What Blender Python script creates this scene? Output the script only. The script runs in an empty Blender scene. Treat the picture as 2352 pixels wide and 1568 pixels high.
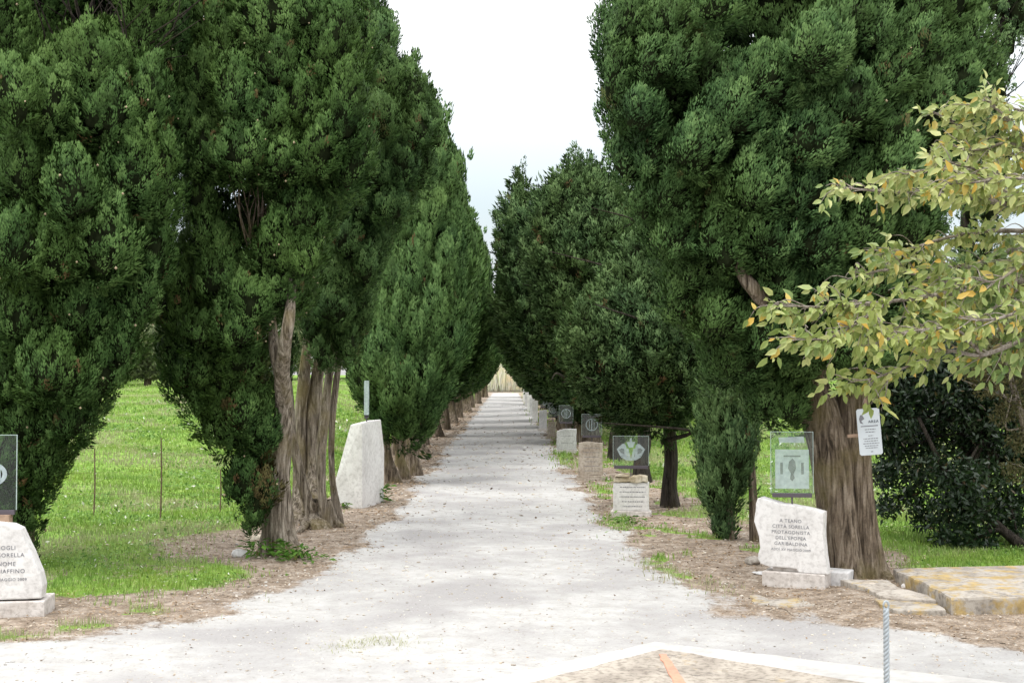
import bpy, bmesh, math, random
import numpy as np
from mathutils import Vector, Matrix

rng = np.random.default_rng(7)
random.seed(7)
S = bpy.context.scene
COL = S.collection
R = math.radians

# ------------------------------------------------------------------ camera
FPX, CU, CV = 2953.0, 1176.0, 784.0        # measured in a 2352 x 1568 view of the photograph
PITCH = math.atan(78 / FPX)
CAMZ = 1.6
cam = bpy.data.cameras.new('camera')
cam.sensor_width = 36
cam.lens = 36 * FPX / 2352
cam.clip_start, cam.clip_end = 0.1, 2000
camo = bpy.data.objects.new('camera', cam)
COL.objects.link(camo)
camo.location = (0, 0, CAMZ)
camo.rotation_euler = (math.pi / 2 + PITCH, 0, 0)
S.camera = camo
CP, SP = math.cos(PITCH), math.sin(PITCH)


def ray(u, v):
    x, z = (u - CU) / FPX, (CV - v) / FPX
    return np.array([x, CP - z * SP, SP + z * CP])


def at(u, v, Y):
    d = ray(u, v)
    return np.array([0, 0, CAMZ]) + d * (Y / d[1])


def flat(u, v, z=0.0):
    d = ray(u, v)
    t = (z - CAMZ) / d[2]
    return np.array([0, 0, CAMZ]) + d * t


# ------------------------------------------------------------------ noise
def _hash(ix, iy, s):
    h = (ix.astype(np.int64) * 374761393 + iy.astype(np.int64) * 668265263 + s * 1442695041) & 0xFFFFFFFF
    h = ((h ^ (h >> 13)) * 1274126177) & 0xFFFFFFFF
    return ((h ^ (h >> 16)) & 0xFFFF) / 65535.0


def vnoise(x, y, s=0):
    x = np.asarray(x, float); y = np.asarray(y, float)
    ix, iy = np.floor(x), np.floor(y)
    fx, fy = x - ix, y - iy
    fx, fy = fx * fx * (3 - 2 * fx), fy * fy * (3 - 2 * fy)
    a, b = _hash(ix, iy, s), _hash(ix + 1, iy, s)
    c, d = _hash(ix, iy + 1, s), _hash(ix + 1, iy + 1, s)
    return (a * (1 - fx) + b * fx) * (1 - fy) + (c * (1 - fx) + d * fx) * fy


def fbm(x, y, s=0, o=4):
    t, a, n = 0, 0.5, 0
    for k in range(o):
        t = t + a * vnoise(x * 2 ** k, y * 2 ** k, s + k); n += a; a *= .5
    return t / n


def sstep(a, b, x):
    t = np.clip((np.asarray(x, float) - a) / (b - a), 0, 1)
    return t * t * (3 - 2 * t)


def norm(a):
    return a / np.maximum(np.linalg.norm(a, axis=-1, keepdims=True), 1e-9)


# ------------------------------------------------------------------ ground layout
def xc(y):
    return -0.15 - 0.0039 * np.asarray(y, float)


LX = np.array([[-40, 6.0], [-7, 6.6], [-3.6, 7.55], [-3.0, 7.75], [-2.3, 8.3], [-2.05, 8.95], [-1.76, 9.7], [-1.5, 11], [-1.42, 14]])
RX = np.array([[40, 5.8], [7, 6.4], [3.6, 7.2], [3.0, 7.5], [2.5, 8.0], [2.03, 8.3], [1.59, 8.95], [1.29, 9.9], [1.14, 11], [1.03, 14]])


def pathness(x, y):
    """signed distance-like: positive inside the white gravel"""
    x = np.asarray(x, float); y = np.asarray(y, float)
    l = np.interp(y, LX[:, 1], LX[:, 0]); r = np.interp(y, RX[:, 1], RX[:, 0])
    l = np.where(y > 14, xc(y) - 1.2, l); r = np.where(y > 14, xc(y) + 1.2, r)
    l = np.where(y < 6, -60, l); r = np.where(y < 5.8, 60, r)
    slope = np.where(y < 10, .6, 1)
    d = np.minimum(x - l, r - x) * slope
    d = np.where(y < 6, 2.0, d)
    return np.where(y > 118, -1, d)


def gz(x, y):
    x = np.asarray(x, float); y = np.asarray(y, float)
    side = sstep(3.0, 8.0, np.abs(x))
    h = side * np.clip(y - 12, 0, 75) * 0.021
    h = h + side * sstep(9, 14, y) * (fbm(x * .35, y * .35, 3, 3) - .5) * .28
    wild = 1 - sstep(-.3, .5, pathness(x, y))
    h = h + wild * (fbm(x * 1.6, y * 1.6, 9, 3) - .45) * .055
    h = h + (fbm(x * .9, y * .9, 21, 3) - .5) * .02
    return h


def grassness(x, y):
    """where grass grows (0..1)"""
    p = pathness(x, y)
    n = fbm(x * .8, y * .8, 31, 4)
    n2 = fbm(x * 2.6, y * 2.6, 37, 3)
    lim = -2.75 + .75 * np.exp(-((y - 10.2) / .75) ** 2)
    left = sstep(lim + .45, lim - .3, x + (n - .5) * 1.5) * sstep(9.05, 9.7, y + (n - .5) * .9 - .14 * (x + 3.0))
    left = left * (1 - .9 * np.exp(-((((x + 2.45) / 1.0) ** 2 + ((y - 12.3) / 1.05) ** 2) ** 2)))
    left = left * (1 - .55 * sstep(.54, .66, n2) * sstep(16, 10, y))
    right = sstep(2.9, 3.6, x + (n - .5) * 1.8) * sstep(10.0, 11.0, y)
    right = np.maximum(right, .9 * sstep(1.9, 2.5, x + (n - .5) * 1.2) * sstep(13.0, 15.5, y))
    strip = sstep(.56, .66, n2) * sstep(.0, -.35, p) * sstep(10.5, 12.5, y) * (x > 0) * .85
    strip = np.maximum(strip, sstep(.54, .62, n2) * np.exp(-((p + .1) / .16) ** 2) * (x > 0) * sstep(9, 11, y) * sstep(16, 12.5, y))
    lstrip = sstep(.56, .63, n2) * np.exp(-((p + .32) / .25) ** 2) * (x < -1.5) * sstep(9.6, 8.2, y)
    farstrip = .7 * sstep(.45, .6, n) * np.exp(-((p + .1) / .25) ** 2) * (x > 0) * sstep(20, 26, y)
    thatch = .8 * np.exp(-(((x + .93) / .26) ** 2 + ((y - 7.72) / .16) ** 2)) * sstep(.35, .6, n2)
    weeds = sstep(.6, .7, n2) * .5 * np.exp(-(((x + 2.1) / .8) ** 2 + ((y - 7.0) / .3) ** 2))
    g = np.maximum.reduce([left * (p < -.1), right, strip, lstrip, farstrip])
    return np.clip(g, 0, 1)


# ------------------------------------------------------------------ mesh helpers
def mesh_np(name, V, F, mats, attrs=None, midx=None, smooth=False, normals=None):
    """V (n,3); F: int array (m,k) or list of such arrays"""
    Fs = F if isinstance(F, list) else [F]
    me = bpy.data.meshes.new(name)
    me.vertices.add(len(V))
    me.vertices.foreach_set('co', np.ascontiguousarray(V, np.float32).ravel())
    lt = np.concatenate([np.full(len(f), f.shape[1], np.int32) for f in Fs])
    li = np.concatenate([np.ascontiguousarray(f, np.int32).ravel() for f in Fs])
    ls = np.concatenate([[0], np.cumsum(lt)[:-1]]).astype(np.int32)
    me.loops.add(len(li)); me.loops.foreach_set('vertex_index', li)
    me.polygons.add(len(lt)); me.polygons.foreach_set('loop_start', ls)
    try:
        me.polygons.foreach_set('loop_total', lt)
    except Exception:
        pass
    for m in (mats if isinstance(mats, (list, tuple)) else [mats]):
        me.materials.append(m)
    if midx is not None:
        me.polygons.foreach_set('material_index', np.ascontiguousarray(midx, np.int32))
    me.polygons.foreach_set('use_smooth', np.full(len(lt), bool(smooth)))
    for k, a in (attrs or {}).items():
        at_ = me.attributes.new(k, 'FLOAT', 'POINT')
        at_.data.foreach_set('value', np.ascontiguousarray(a, np.float32))
    me.update(calc_edges=True)
    if normals is not None:
        at_ = me.attributes.new('custom_normal', 'FLOAT_VECTOR', 'POINT')
        at_.data.foreach_set('vector', np.ascontiguousarray(normals, np.float32).ravel())
    return me


def link(name, me, parent=None, loc=None, rz=None):
    o = bpy.data.objects.new(name, me)
    COL.objects.link(o)
    if parent is not None:
        o.parent = parent
    if loc is not None:
        o.location = loc
    if rz is not None:
        o.rotation_euler = (0, 0, rz)
    return o


def tag(o, label=None, cat=None, group=None, kind=None):
    if label: o['label'] = label
    if cat: o['category'] = cat
    if group: o['group'] = group
    if kind: o['kind'] = kind
    return o


def empty(name, loc, label, cat, group=None, rz=0):
    o = bpy.data.objects.new(name, None)
    COL.objects.link(o)
    o.location = loc
    o.rotation_euler = (0, 0, rz)
    o.empty_display_size = .2
    return tag(o, label, cat, group)


class MB:
    """collects boxes, tubes and polygons into one bmesh"""
    def __init__(s):
        s.bm = bmesh.new()

    def box(s, x0, x1, y0, y1, z0, z1, bev=0):
        r = bmesh.ops.create_cube(s.bm, size=1)
        vs = r['verts']
        for v in vs:
            v.co = Vector(((x0 + x1) / 2 + v.co.x * (x1 - x0), (y0 + y1) / 2 + v.co.y * (y1 - y0), (z0 + z1) / 2 + v.co.z * (z1 - z0)))
        if bev:
            es = list({e for v in vs for e in v.link_edges})
            bmesh.ops.bevel(s.bm, geom=es, offset=bev, segments=2, affect='EDGES', profile=.6)

    def prism(s, pts, y0, y1, bev=0):
        """polygon in x,z extruded along y"""
        a = [s.bm.verts.new((p[0], y0, p[1])) for p in pts]
        f = s.bm.faces.new(a)
        r = bmesh.ops.extrude_face_region(s.bm, geom=[f])
        nv = [g for g in r['geom'] if isinstance(g, bmesh.types.BMVert)]
        for v in nv:
            v.co.y = y1
        bmesh.ops.recalc_face_normals(s.bm, faces=s.bm.faces[:])
        if bev:
            es = [e for e in s.bm.edges if e.is_valid and all(v in nv or v in a for v in e.verts)
                  and ((e.verts[0] in nv) == (e.verts[1] in nv))]
            bmesh.ops.bevel(s.bm, geom=es, offset=bev, segments=2, affect='EDGES', profile=.6, clamp_overlap=True)

    def slab(s, pts, z0, z1, bev=0):
        """polygon in x,y extruded along z"""
        a = [s.bm.verts.new((p[0], p[1], z0)) for p in pts]
        f = s.bm.faces.new(a)
        r = bmesh.ops.extrude_face_region(s.bm, geom=[f])
        nv = [g for g in r['geom'] if isinstance(g, bmesh.types.BMVert)]
        for v in nv:
            v.co.z = z1
        bmesh.ops.recalc_face_normals(s.bm, faces=s.bm.faces[:])
        if bev:
            es = [e for e in s.bm.edges if all(v in nv for v in e.verts)]
            bmesh.ops.bevel(s.bm, geom=es, offset=bev, segments=2, affect='EDGES', profile=.6, clamp_overlap=True)

    def tube(s, pts, rad, n=8):
        V, F = tube_np(pts, rad, n)
        vs = [s.bm.verts.new(v) for v in V]
        for f in F:
            try:
                s.bm.faces.new([vs[i] for i in f])
            except ValueError:
                pass

    def build(s, name, mat, parent=None, smooth=False, jitter=0, subdiv=0):
        if subdiv:
            bmesh.ops.subdivide_edges(s.bm, edges=s.bm.edges[:], cuts=subdiv, use_grid_fill=True)
        if jitter:
            for v in s.bm.verts:
                c = v.co
                k = fbm(np.array([c.x * 9 + c.y * 5]), np.array([c.z * 9 - c.y * 7]), 5, 3)[0] - .5
                k2 = fbm(np.array([c.z * 9 + 40]), np.array([c.x * 9 + c.y * 8]), 8, 3)[0] - .5
                v.co += Vector((k, k2, k * .6 - k2 * .5)) * jitter
        me = bpy.data.meshes.new(name)
        s.bm.to_mesh(me); s.bm.free()
        me.materials.append(mat)
        if smooth:
            me.polygons.foreach_set('use_smooth', [True] * len(me.polygons))
        return link(name, me, parent)


def catmull(P, n):
    P = np.asarray(P, float)
    if len(P) == 2:
        t = np.linspace(0, 1, n)[:, None]
        return P[0] * (1 - t) + P[1] * t
    Q = np.vstack([2 * P[0] - P[1], P, 2 * P[-1] - P[-2]])
    out = []
    seg = len(P) - 1
    for t in np.linspace(0, seg, n):
        i = min(int(t), seg - 1); f = t - i
        a, b, c, d = Q[i], Q[i + 1], Q[i + 2], Q[i + 3]
        out.append(.5 * ((2 * b) + (c - a) * f + (2 * a - 5 * b + 4 * c - d) * f * f + (3 * b - a - 3 * c + d) * f ** 3))
    return np.array(out)


def tube_np(pts, rad, n=8, rows=None, flute=0, seed=0, twist=0.0):
    """swept tube; flute adds ridges as on an old cypress stem"""
    pts = np.asarray(pts, float); rad = np.broadcast_to(np.asarray(rad, float), (len(pts),))
    if rows:
        c = catmull(np.column_stack([pts, rad]), rows)
        pts, rad = c[:, :3], np.maximum(c[:, 3], 1e-4)
    m = len(pts)
    tg = norm(np.gradient(pts, axis=0))
    ref = np.array([1., 0, 0]) if abs(tg[0][2]) > .6 else np.array([0, 0, 1.])
    a = norm(np.cross(tg, ref)); b = np.cross(tg, a)
    th = np.linspace(0, 2 * np.pi, n, endpoint=False)
    T, I = np.meshgrid(th, np.arange(m))
    rr = rad[:, None] * np.ones_like(T)
    if flute:
        L = np.concatenate([[0], np.cumsum(np.linalg.norm(np.diff(pts, axis=0), axis=1))])[:, None] * np.ones_like(T)
        tt = T + twist * L
        r2 = np.random.default_rng(seed)
        mod = 0
        for k, w in ((2, .5), (3, .8), (5, .7), (8, .35), (13, .2)):
            mod = mod + w * np.sin(k * tt + r2.uniform(0, 6) + 1.3 * np.sin(L * r2.uniform(.8, 2.2) + r2.uniform(0, 6)))
        rr = rr * (1 + flute * mod / 1.6)
    V = pts[:, None, :] + rr[..., None] * (np.cos(T)[..., None] * a[:, None, :] + np.sin(T)[..., None] * b[:, None, :])
    V = V.reshape(-1, 3)
    i = np.arange(m - 1)[:, None]; j = np.arange(n)[None, :]
    j2 = (j + 1) % n
    F = np.stack([i * n + j, i * n + j2, (i + 1) * n + j2, (i + 1) * n + j], -1).reshape(-1, 4)
    V = np.vstack([V, pts[-1] + tg[-1] * rad[-1] * .5])
    tip = len(V) - 1
    cap = np.array([[(m - 1) * n + k, (m - 1) * n + (k + 1) % n, tip, tip] for k in range(n)])
    return V, [list(f) for f in F] + [list(f[:3]) for f in cap]


def tubes_mesh(name, tubes, mat, smooth=True):
    Vs, F4, F3, o = [], [], [], 0
    for t in tubes:
        V, F = t
        Vs.append(V)
        F4 += [[i + o for i in f] for f in F if len(f) == 4]
        F3 += [[i + o for i in f] for f in F if len(f) == 3]
        o += len(V)
    return mesh_np(name, np.vstack(Vs), [np.array(F4), np.array(F3)], mat, smooth=smooth)


# ------------------------------------------------------------------ materials
def mat_new(name):
    m = bpy.data.materials.new(name)
    m.use_nodes = True
    n = m.node_tree.nodes
    for x in list(n):
        n.remove(x)
    return m, n, m.node_tree.links


def nd(n, t, **k):
    x = n.new(t)
    for a, b in k.items():
        if a.startswith('i_'):
            x.inputs[a[2:].replace('_', ' ')].default_value = b
        else:
            setattr(x, a, b)
    return x


def ramp(n, l, src, stops):
    r = n.new('ShaderNodeValToRGB')
    e = r.color_ramp.elements
    while len(e) < len(stops):
        e.new(.5)
    for k, (p, c) in enumerate(stops):
        e[k].position = p
        e[k].color = (*c, 1) if len(c) == 3 else c
    l.new(src, r.inputs[0])
    return r.outputs[0]


def mixc(n, l, f, a, b, mode='MIX'):
    x = n.new('ShaderNodeMix'); x.data_type = 'RGBA'; x.blend_type = mode
    for s, v in ((x.inputs[0], f), (x.inputs[6], a), (x.inputs[7], b)):
        if hasattr(v, 'node'):
            l.new(v, s)
        elif isinstance(v, (int, float)):
            s.default_value = v
        else:
            s.default_value = (*v, 1)
    return x.outputs[2]


def noise(n, l, vec, scale, detail=4, rough=.55, dist=0):
    x = nd(n, 'ShaderNodeTexNoise')
    x.inputs['Scale'].default_value = scale; x.inputs['Detail'].default_value = detail
    x.inputs['Roughness'].default_value = rough; x.inputs['Distortion'].default_value = dist
    if vec is not None:
        l.new(vec, x.inputs['Vector'])
    return x.outputs[0]


def finish(n, l, col, rough=.8, spec=.3, bump=None, bstr=.3, bdist=.01, transl=0, tcol=None, metal=0):
    p = nd(n, 'ShaderNodeBsdfPrincipled')
    if hasattr(col, 'node'):
        l.new(col, p.inputs['Base Color'])
    else:
        p.inputs['Base Color'].default_value = (*col, 1)
    if hasattr(rough, 'node'):
        l.new(rough, p.inputs['Roughness'])
    else:
        p.inputs['Roughness'].default_value = rough
    p.inputs['Specular IOR Level'].default_value = spec
    p.inputs['Metallic'].default_value = metal
    if bump is not None:
        b = nd(n, 'ShaderNodeBump'); b.inputs['Strength'].default_value = bstr; b.inputs['Distance'].default_value = bdist
        l.new(bump, b.inputs['Height']); l.new(b.outputs[0], p.inputs['Normal'])
    out = nd(n, 'ShaderNodeOutputMaterial')
    if transl:
        t = nd(n, 'ShaderNodeBsdfTranslucent')
        l.new(tcol if tcol is not None else col, t.inputs[0])
        mx = nd(n, 'ShaderNodeMixShader'); mx.inputs[0].default_value = transl
        l.new(p.outputs[0], mx.inputs[1]); l.new(t.outputs[0], mx.inputs[2])
        l.new(mx.outputs[0], out.inputs[0])
    else:
        l.new(p.outputs[0], out.inputs[0])
    return p


def simple(name, col, rough=.7, spec=.3, metal=0, nscale=0, namp=.2):
    m, n, l = mat_new(name)
    if nscale:
        tc = nd(n, 'ShaderNodeTexCoord').outputs['Object']
        f = noise(n, l, tc, nscale)
        c = ramp(n, l, f, [(.25, tuple(x * (1 - namp) for x in col)), (.75, tuple(min(1, x * (1 + namp)) for x in col))])
        finish(n, l, c, rough, spec, f, .2, .005, metal=metal)
    else:
        finish(n, l, col, rough, spec, metal=metal)
    return m


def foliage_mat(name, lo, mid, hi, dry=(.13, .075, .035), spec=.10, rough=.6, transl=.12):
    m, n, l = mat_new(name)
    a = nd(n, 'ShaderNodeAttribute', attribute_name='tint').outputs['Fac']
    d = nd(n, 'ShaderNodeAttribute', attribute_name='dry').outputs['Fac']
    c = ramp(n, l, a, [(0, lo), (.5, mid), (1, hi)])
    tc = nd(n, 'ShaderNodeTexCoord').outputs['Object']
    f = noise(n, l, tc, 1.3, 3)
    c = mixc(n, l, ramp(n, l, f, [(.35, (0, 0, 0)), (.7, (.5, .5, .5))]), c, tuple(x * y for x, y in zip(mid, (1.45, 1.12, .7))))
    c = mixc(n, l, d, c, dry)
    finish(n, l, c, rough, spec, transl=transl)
    return m


M = {}
M['cypress'] = foliage_mat('cypress_scale_leaves', (.010, .024, .007), (.052, .112, .029), (.135, .228, .068))
M['cypress_blue'] = foliage_mat('cypress_cool_leaves', (.012, .028, .009), (.058, .122, .038), (.145, .24, .080))
M['conifer'] = foliage_mat('loose_conifer_leaves', (.014, .031, .013), (.072, .138, .052), (.18, .275, .11))
M['inner'] = simple('dark_crown_core', (.016, .022, .009), .95, .05, nscale=20, namp=.5)  # dark green lobe cores; the crown's inner shade is put into their colour
M['evergreen'] = foliage_mat('glossy_evergreen_leaves', (.007, .018, .008), (.018, .042, .017), (.042, .082, .034), spec=.5, rough=.35, transl=.06)
M['brown_leaf'] = foliage_mat('brownish_shrub_leaves', (.045, .05, .022), (.09, .092, .045), (.17, .165, .09), transl=.1)
M['yellow_leaf'] = foliage_mat('turning_leaves', (.085, .16, .04), (.22, .30, .085), (.50, .52, .22), dry=(.62, .40, .07), spec=.5, rough=.42, transl=.28)
M['olive'] = foliage_mat('grey_green_leaves', (.10, .13, .07), (.17, .21, .12), (.26, .30, .18), transl=.15)
M['herb'] = foliage_mat('field_herb_leaves', (.05, .12, .03), (.13, .25, .06), (.26, .40, .13), dry=(.75, .74, .66), transl=.25)
M['grass'] = foliage_mat('grass_blades', (.10, .19, .035), (.22, .36, .08), (.39, .50, .17), dry=(.40, .37, .24), spec=.2, transl=.3)
M['weed'] = foliage_mat('weed_leaves', (.03, .09, .015), (.07, .17, .025), (.13, .26, .05), transl=.25)
M['straw'] = foliage_mat('pale_dry_reed', (.62, .61, .55), (.76, .75, .69), (.85, .84, .79), dry=(.45, .5, .25), transl=.2)
M['litter'] = foliage_mat('dry_leaf_litter', (.10, .07, .045), (.26, .20, .14), (.55, .49, .41), dry=(.55, .51, .45), transl=0, spec=.1)
M['gravel'] = foliage_mat('loose_gravel', (.18, .165, .15), (.42, .41, .39), (.6, .59, .57), dry=(.10, .085, .07), transl=0, spec=.1, rough=.9)


def bark_mat(name, c0, c1, c2, moss):
    m, n, l = mat_new(name)
    tc = nd(n, 'ShaderNodeTexCoord').outputs['Object']
    mp = nd(n, 'ShaderNodeMapping'); mp.inputs['Scale'].default_value = (22, 22, 2.2)
    l.new(tc, mp.inputs[0])
    f = noise(n, l, mp.outputs[0], 1.6, 8, .65, .6)
    big = noise(n, l, tc, 2.4, 4)
    c = ramp(n, l, f, [(.36, c0), (.5, c1), (.66, c2)])
    c = mixc(n, l, ramp(n, l, big, [(.5, (0, 0, 0)), (.68, (.75, .75, .75))]), c, moss)
    fine = noise(n, l, tc, 60, 3)
    c = mixc(n, l, .35, c, ramp(n, l, fine, [(.3, (.3, .3, .3)), (.7, (1, 1, 1))]), 'MULTIPLY')
    finish(n, l, c, .9, .15, f, 1.0, .035)
    return m


M['bark'] = bark_mat('cypress_bark', (.05, .038, .028), (.20, .155, .112), (.40, .335, .26), (.22, .18, .075))
M['bark_pale'] = bark_mat('pale_cypress_bark', (.07, .055, .04), (.27, .225, .175), (.56, .49, .41), (.25, .20, .085))
M['cone'] = simple('dry_cones', (.42, .34, .22), .8, .15)
M['twig'] = bark_mat('thin_grey_twigs', (.16, .13, .10), (.36, .31, .26), (.55, .49, .43), (.28, .24, .16))
M['bark_dark'] = bark_mat('dark_bark', (.015, .012, .01), (.045, .037, .03), (.09, .075, .06), (.05, .045, .025))


def stone_mat(name, base, stain, lichen=None, cover=.5, pit=.25):
    m, n, l = mat_new(name)
    tc = nd(n, 'ShaderNodeTexCoord').outputs['Object']
    a = noise(n, l, tc, 3.2, 6, .6)
    b = noise(n, l, tc, 26, 5, .65)
    c = ramp(n, l, a, [(.33, stain), (.56, base)])
    c = mixc(n, l, pit, c, ramp(n, l, b, [(.36, (.35, .33, .31)), (.52, (1, 1, 1))]), 'MULTIPLY')
    if lichen:
        mp = nd(n, 'ShaderNodeMapping'); mp.inputs['Location'].default_value = (3.3, 1.7, .4); l.new(tc, mp.inputs[0])
        k = noise(n, l, mp.outputs[0], 5.5, 7, .68)
        k2 = noise(n, l, mp.outputs[0], 15, 5, .6)
        lc = ramp(n, l, k2, [(.35, tuple(x * .62 for x in lichen)), (.65, lichen)])
        c = mixc(n, l, ramp(n, l, k, [(cover, (0, 0, 0)), (cover + .1, (.92, .92, .92))]), c, lc)
        k3 = noise(n, l, mp.outputs[0], 9, 6, .7)
        c = mixc(n, l, ramp(n, l, k3, [(.58, (0, 0, 0)), (.66, (.8, .8, .8))]), c, (.16, .14, .125))
    finish(n, l, c, .85, .2, b, .5, .008)
    return m


M['stone'] = stone_mat('pale_limestone', (.74, .725, .71), (.60, .58, .565), pit=.28)
M['stone_grey'] = stone_mat('weathered_limestone', (.62, .61, .61), (.45, .44, .44), pit=.35)
M['stone_brown'] = stone_mat('brownish_limestone', (.50, .44, .37), (.32, .26, .2), pit=.5)
M['stone_cap'] = stone_mat('rough_ochre_stone', (.62, .56, .45), (.40, .31, .19), pit=.5)
M['plinth'] = stone_mat('pale_plinth_stone', (.66, .62, .59), (.47, .42, .38), pit=.4)
M['lichen'] = stone_mat('orange_lichen_stone', (.40, .365, .32), (.24, .21, .18), (.47, .34, .14), .49, .5)
M['paving'] = stone_mat('pebbly_tan_paving', (.42, .375, .32), (.26, .225, .19), (.50, .36, .16), .60, .6)
M['lichen_grey'] = stone_mat('patchy_lichen_stone', (.46, .42, .37), (.30, .26, .22), (.60, .42, .12), .6, .55)
M['rim'] = stone_mat('white_concrete_rim', (.52, .51, .49), (.40, .385, .365), pit=.15)
M['salmon'] = stone_mat('salmon_strip', (.60, .30, .21), (.50, .26, .19), pit=.2)
M['ink'] = simple('grey_letter_paint', (.20, .20, .22), .8, .1)
M['ink_dark'] = simple('printed_black', (.06, .075, .10), .7, .2)
def etch_mat(name, col, a):
    m, n, l = mat_new(name)
    t = nd(n, 'ShaderNodeBsdfTransparent')
    d = nd(n, 'ShaderNodeBsdfDiffuse')
    tc = nd(n, 'ShaderNodeTexCoord').outputs['Object']
    l.new(ramp(n, l, noise(n, l, tc, 28, 4), [(.3, tuple(c * .7 for c in col)), (.7, col)]), d.inputs[0])
    mx = nd(n, 'ShaderNodeMixShader'); mx.inputs[0].default_value = a
    l.new(t.outputs[0], mx.inputs[1]); l.new(d.outputs[0], mx.inputs[2])
    o = nd(n, 'ShaderNodeOutputMaterial'); l.new(mx.outputs[0], o.inputs[0])
    return m


M['etch'] = etch_mat('frosted_etching', (.62, .72, .74), .48)
M['etch_dark'] = etch_mat('clear_etched_line', (.3, .34, .32), .35)
M['edge'] = simple('lit_glass_edge', (.42, .52, .49), .25, .5, nscale=40, namp=.25)  # pale strips; the light caught by polished glass edges is put into colour
M['channel'] = simple('dark_metal_channel', (.085, .07, .085), .5, .5)
M['board'] = simple('white_enamel', (.58, .63, .66), .5, .4, nscale=6, namp=.08)
M['wood'] = simple('weathered_wood', (.30, .21, .15), .85, .15, nscale=18, namp=.35)
M['steel'] = simple('galvanised_steel', (.40, .44, .47), .5, .5, .3, nscale=40, namp=.15)
M['rust'] = simple('rusty_iron', (.17, .12, .08), .85, .2, nscale=30, namp=.4)


def glass_mat():
    m, n, l = mat_new('thin_clear_glass')
    t = nd(n, 'ShaderNodeBsdfTransparent'); t.inputs[0].default_value = (.84, .90, .89, 1)
    g = nd(n, 'ShaderNodeBsdfGlossy'); g.inputs['Roughness'].default_value = .03
    lw = nd(n, 'ShaderNodeFresnel'); lw.inputs[0].default_value = 1.45
    mx = nd(n, 'ShaderNodeMixShader')
    l.new(lw.outputs[0], mx.inputs[0]); l.new(t.outputs[0], mx.inputs[1]); l.new(g.outputs[0], mx.inputs[2])
    o = nd(n, 'ShaderNodeOutputMaterial'); l.new(mx.outputs[0], o.inputs[0])
    return m


M['glass'] = glass_mat()


def ground_mat():
    m, n, l = mat_new('gravel_dirt_and_turf')
    w = nd(n, 'ShaderNodeAttribute', attribute_name='white').outputs['Fac']
    g = nd(n, 'ShaderNodeAttribute', attribute_name='grassy').outputs['Fac']
    tc = nd(n, 'ShaderNodeTexCoord').outputs['Object']
    big, med, fine = noise(n, l, tc, .9, 5), noise(n, l, tc, 7, 6, .65), noise(n, l, tc, 45, 5, .7)
    # white gravel
    gc = ramp(n, l, med, [(.28, (.36, .345, .325)), (.5, (.445, .435, .42)), (.7, (.50, .495, .485))])
    gc = mixc(n, l, ramp(n, l, big, [(.38, (.95, .95, .95)), (.58, (0, 0, 0))]), gc, (.33, .318, .312))
    gc = mixc(n, l, .5, gc, ramp(n, l, fine, [(.3, (.62, .6, .58)), (.48, (1, 1, 1))]), 'MULTIPLY')
    vo = nd(n, 'ShaderNodeTexVoronoi'); vo.inputs['Scale'].default_value = 34; l.new(tc, vo.inputs['Vector'])
    sp = ramp(n, l, vo.outputs['Distance'], [(.05, (.4, .4, .4)), (.11, (0, 0, 0))])
    spm = mixc(n, l, 1.0, sp, ramp(n, l, noise(n, l, tc, 12, 3), [(.56, (0, 0, 0)), (.64, (1, 1, 1))]), 'MULTIPLY')
    gc = mixc(n, l, spm, gc, (.22, .2, .18))
    # dirt with dry needles
    dc = ramp(n, l, med, [(.3, (.15, .115, .085)), (.5, (.29, .235, .185)), (.68, (.44, .38, .32))])
    dc = mixc(n, l, .65, dc, ramp(n, l, fine, [(.33, (.45, .4, .36)), (.55, (1, 1, 1)), (.66, (1.6, 1.55, 1.5))]), 'MULTIPLY')
    # turf
    tcx = ramp(n, l, med, [(.3, (.09, .17, .03)), (.55, (.19, .32, .055)), (.72, (.32, .33, .14))])
    # break up the borders
    def brk(a, lo, hi, amp=.9):
        s1 = nd(n, 'ShaderNodeMath', operation='SUBTRACT'); l.new(med, s1.inputs[0]); s1.inputs[1].default_value = .5
        s2 = nd(n, 'ShaderNodeMath', operation='MULTIPLY_ADD'); l.new(s1.outputs[0], s2.inputs[0]); s2.inputs[1].default_value = amp; l.new(a, s2.inputs[2])
        s3 = nd(n, 'ShaderNodeMath', operation='SUBTRACT'); l.new(fine, s3.inputs[0]); s3.inputs[1].default_value = .5
        s4 = nd(n, 'ShaderNodeMath', operation='MULTIPLY_ADD'); l.new(s3.outputs[0], s4.inputs[0]); s4.inputs[1].default_value = amp * .7; l.new(s2.outputs[0], s4.inputs[2])
        return ramp(n, l, s4.outputs[0], [(lo, (0, 0, 0)), (hi, (1, 1, 1))])
    c = mixc(n, l, brk(g, .35, .6), dc, tcx)
    c = mixc(n, l, brk(w, .34, .62), c, gc)
    hgt = nd(n, 'ShaderNodeMath', operation='ADD'); l.new(fine, hgt.inputs[0]); l.new(med, hgt.inputs[1])
    finish(n, l, c, .95, .1, hgt.outputs[0], .55, .012)
    return m


M['ground'] = ground_mat()

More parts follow.
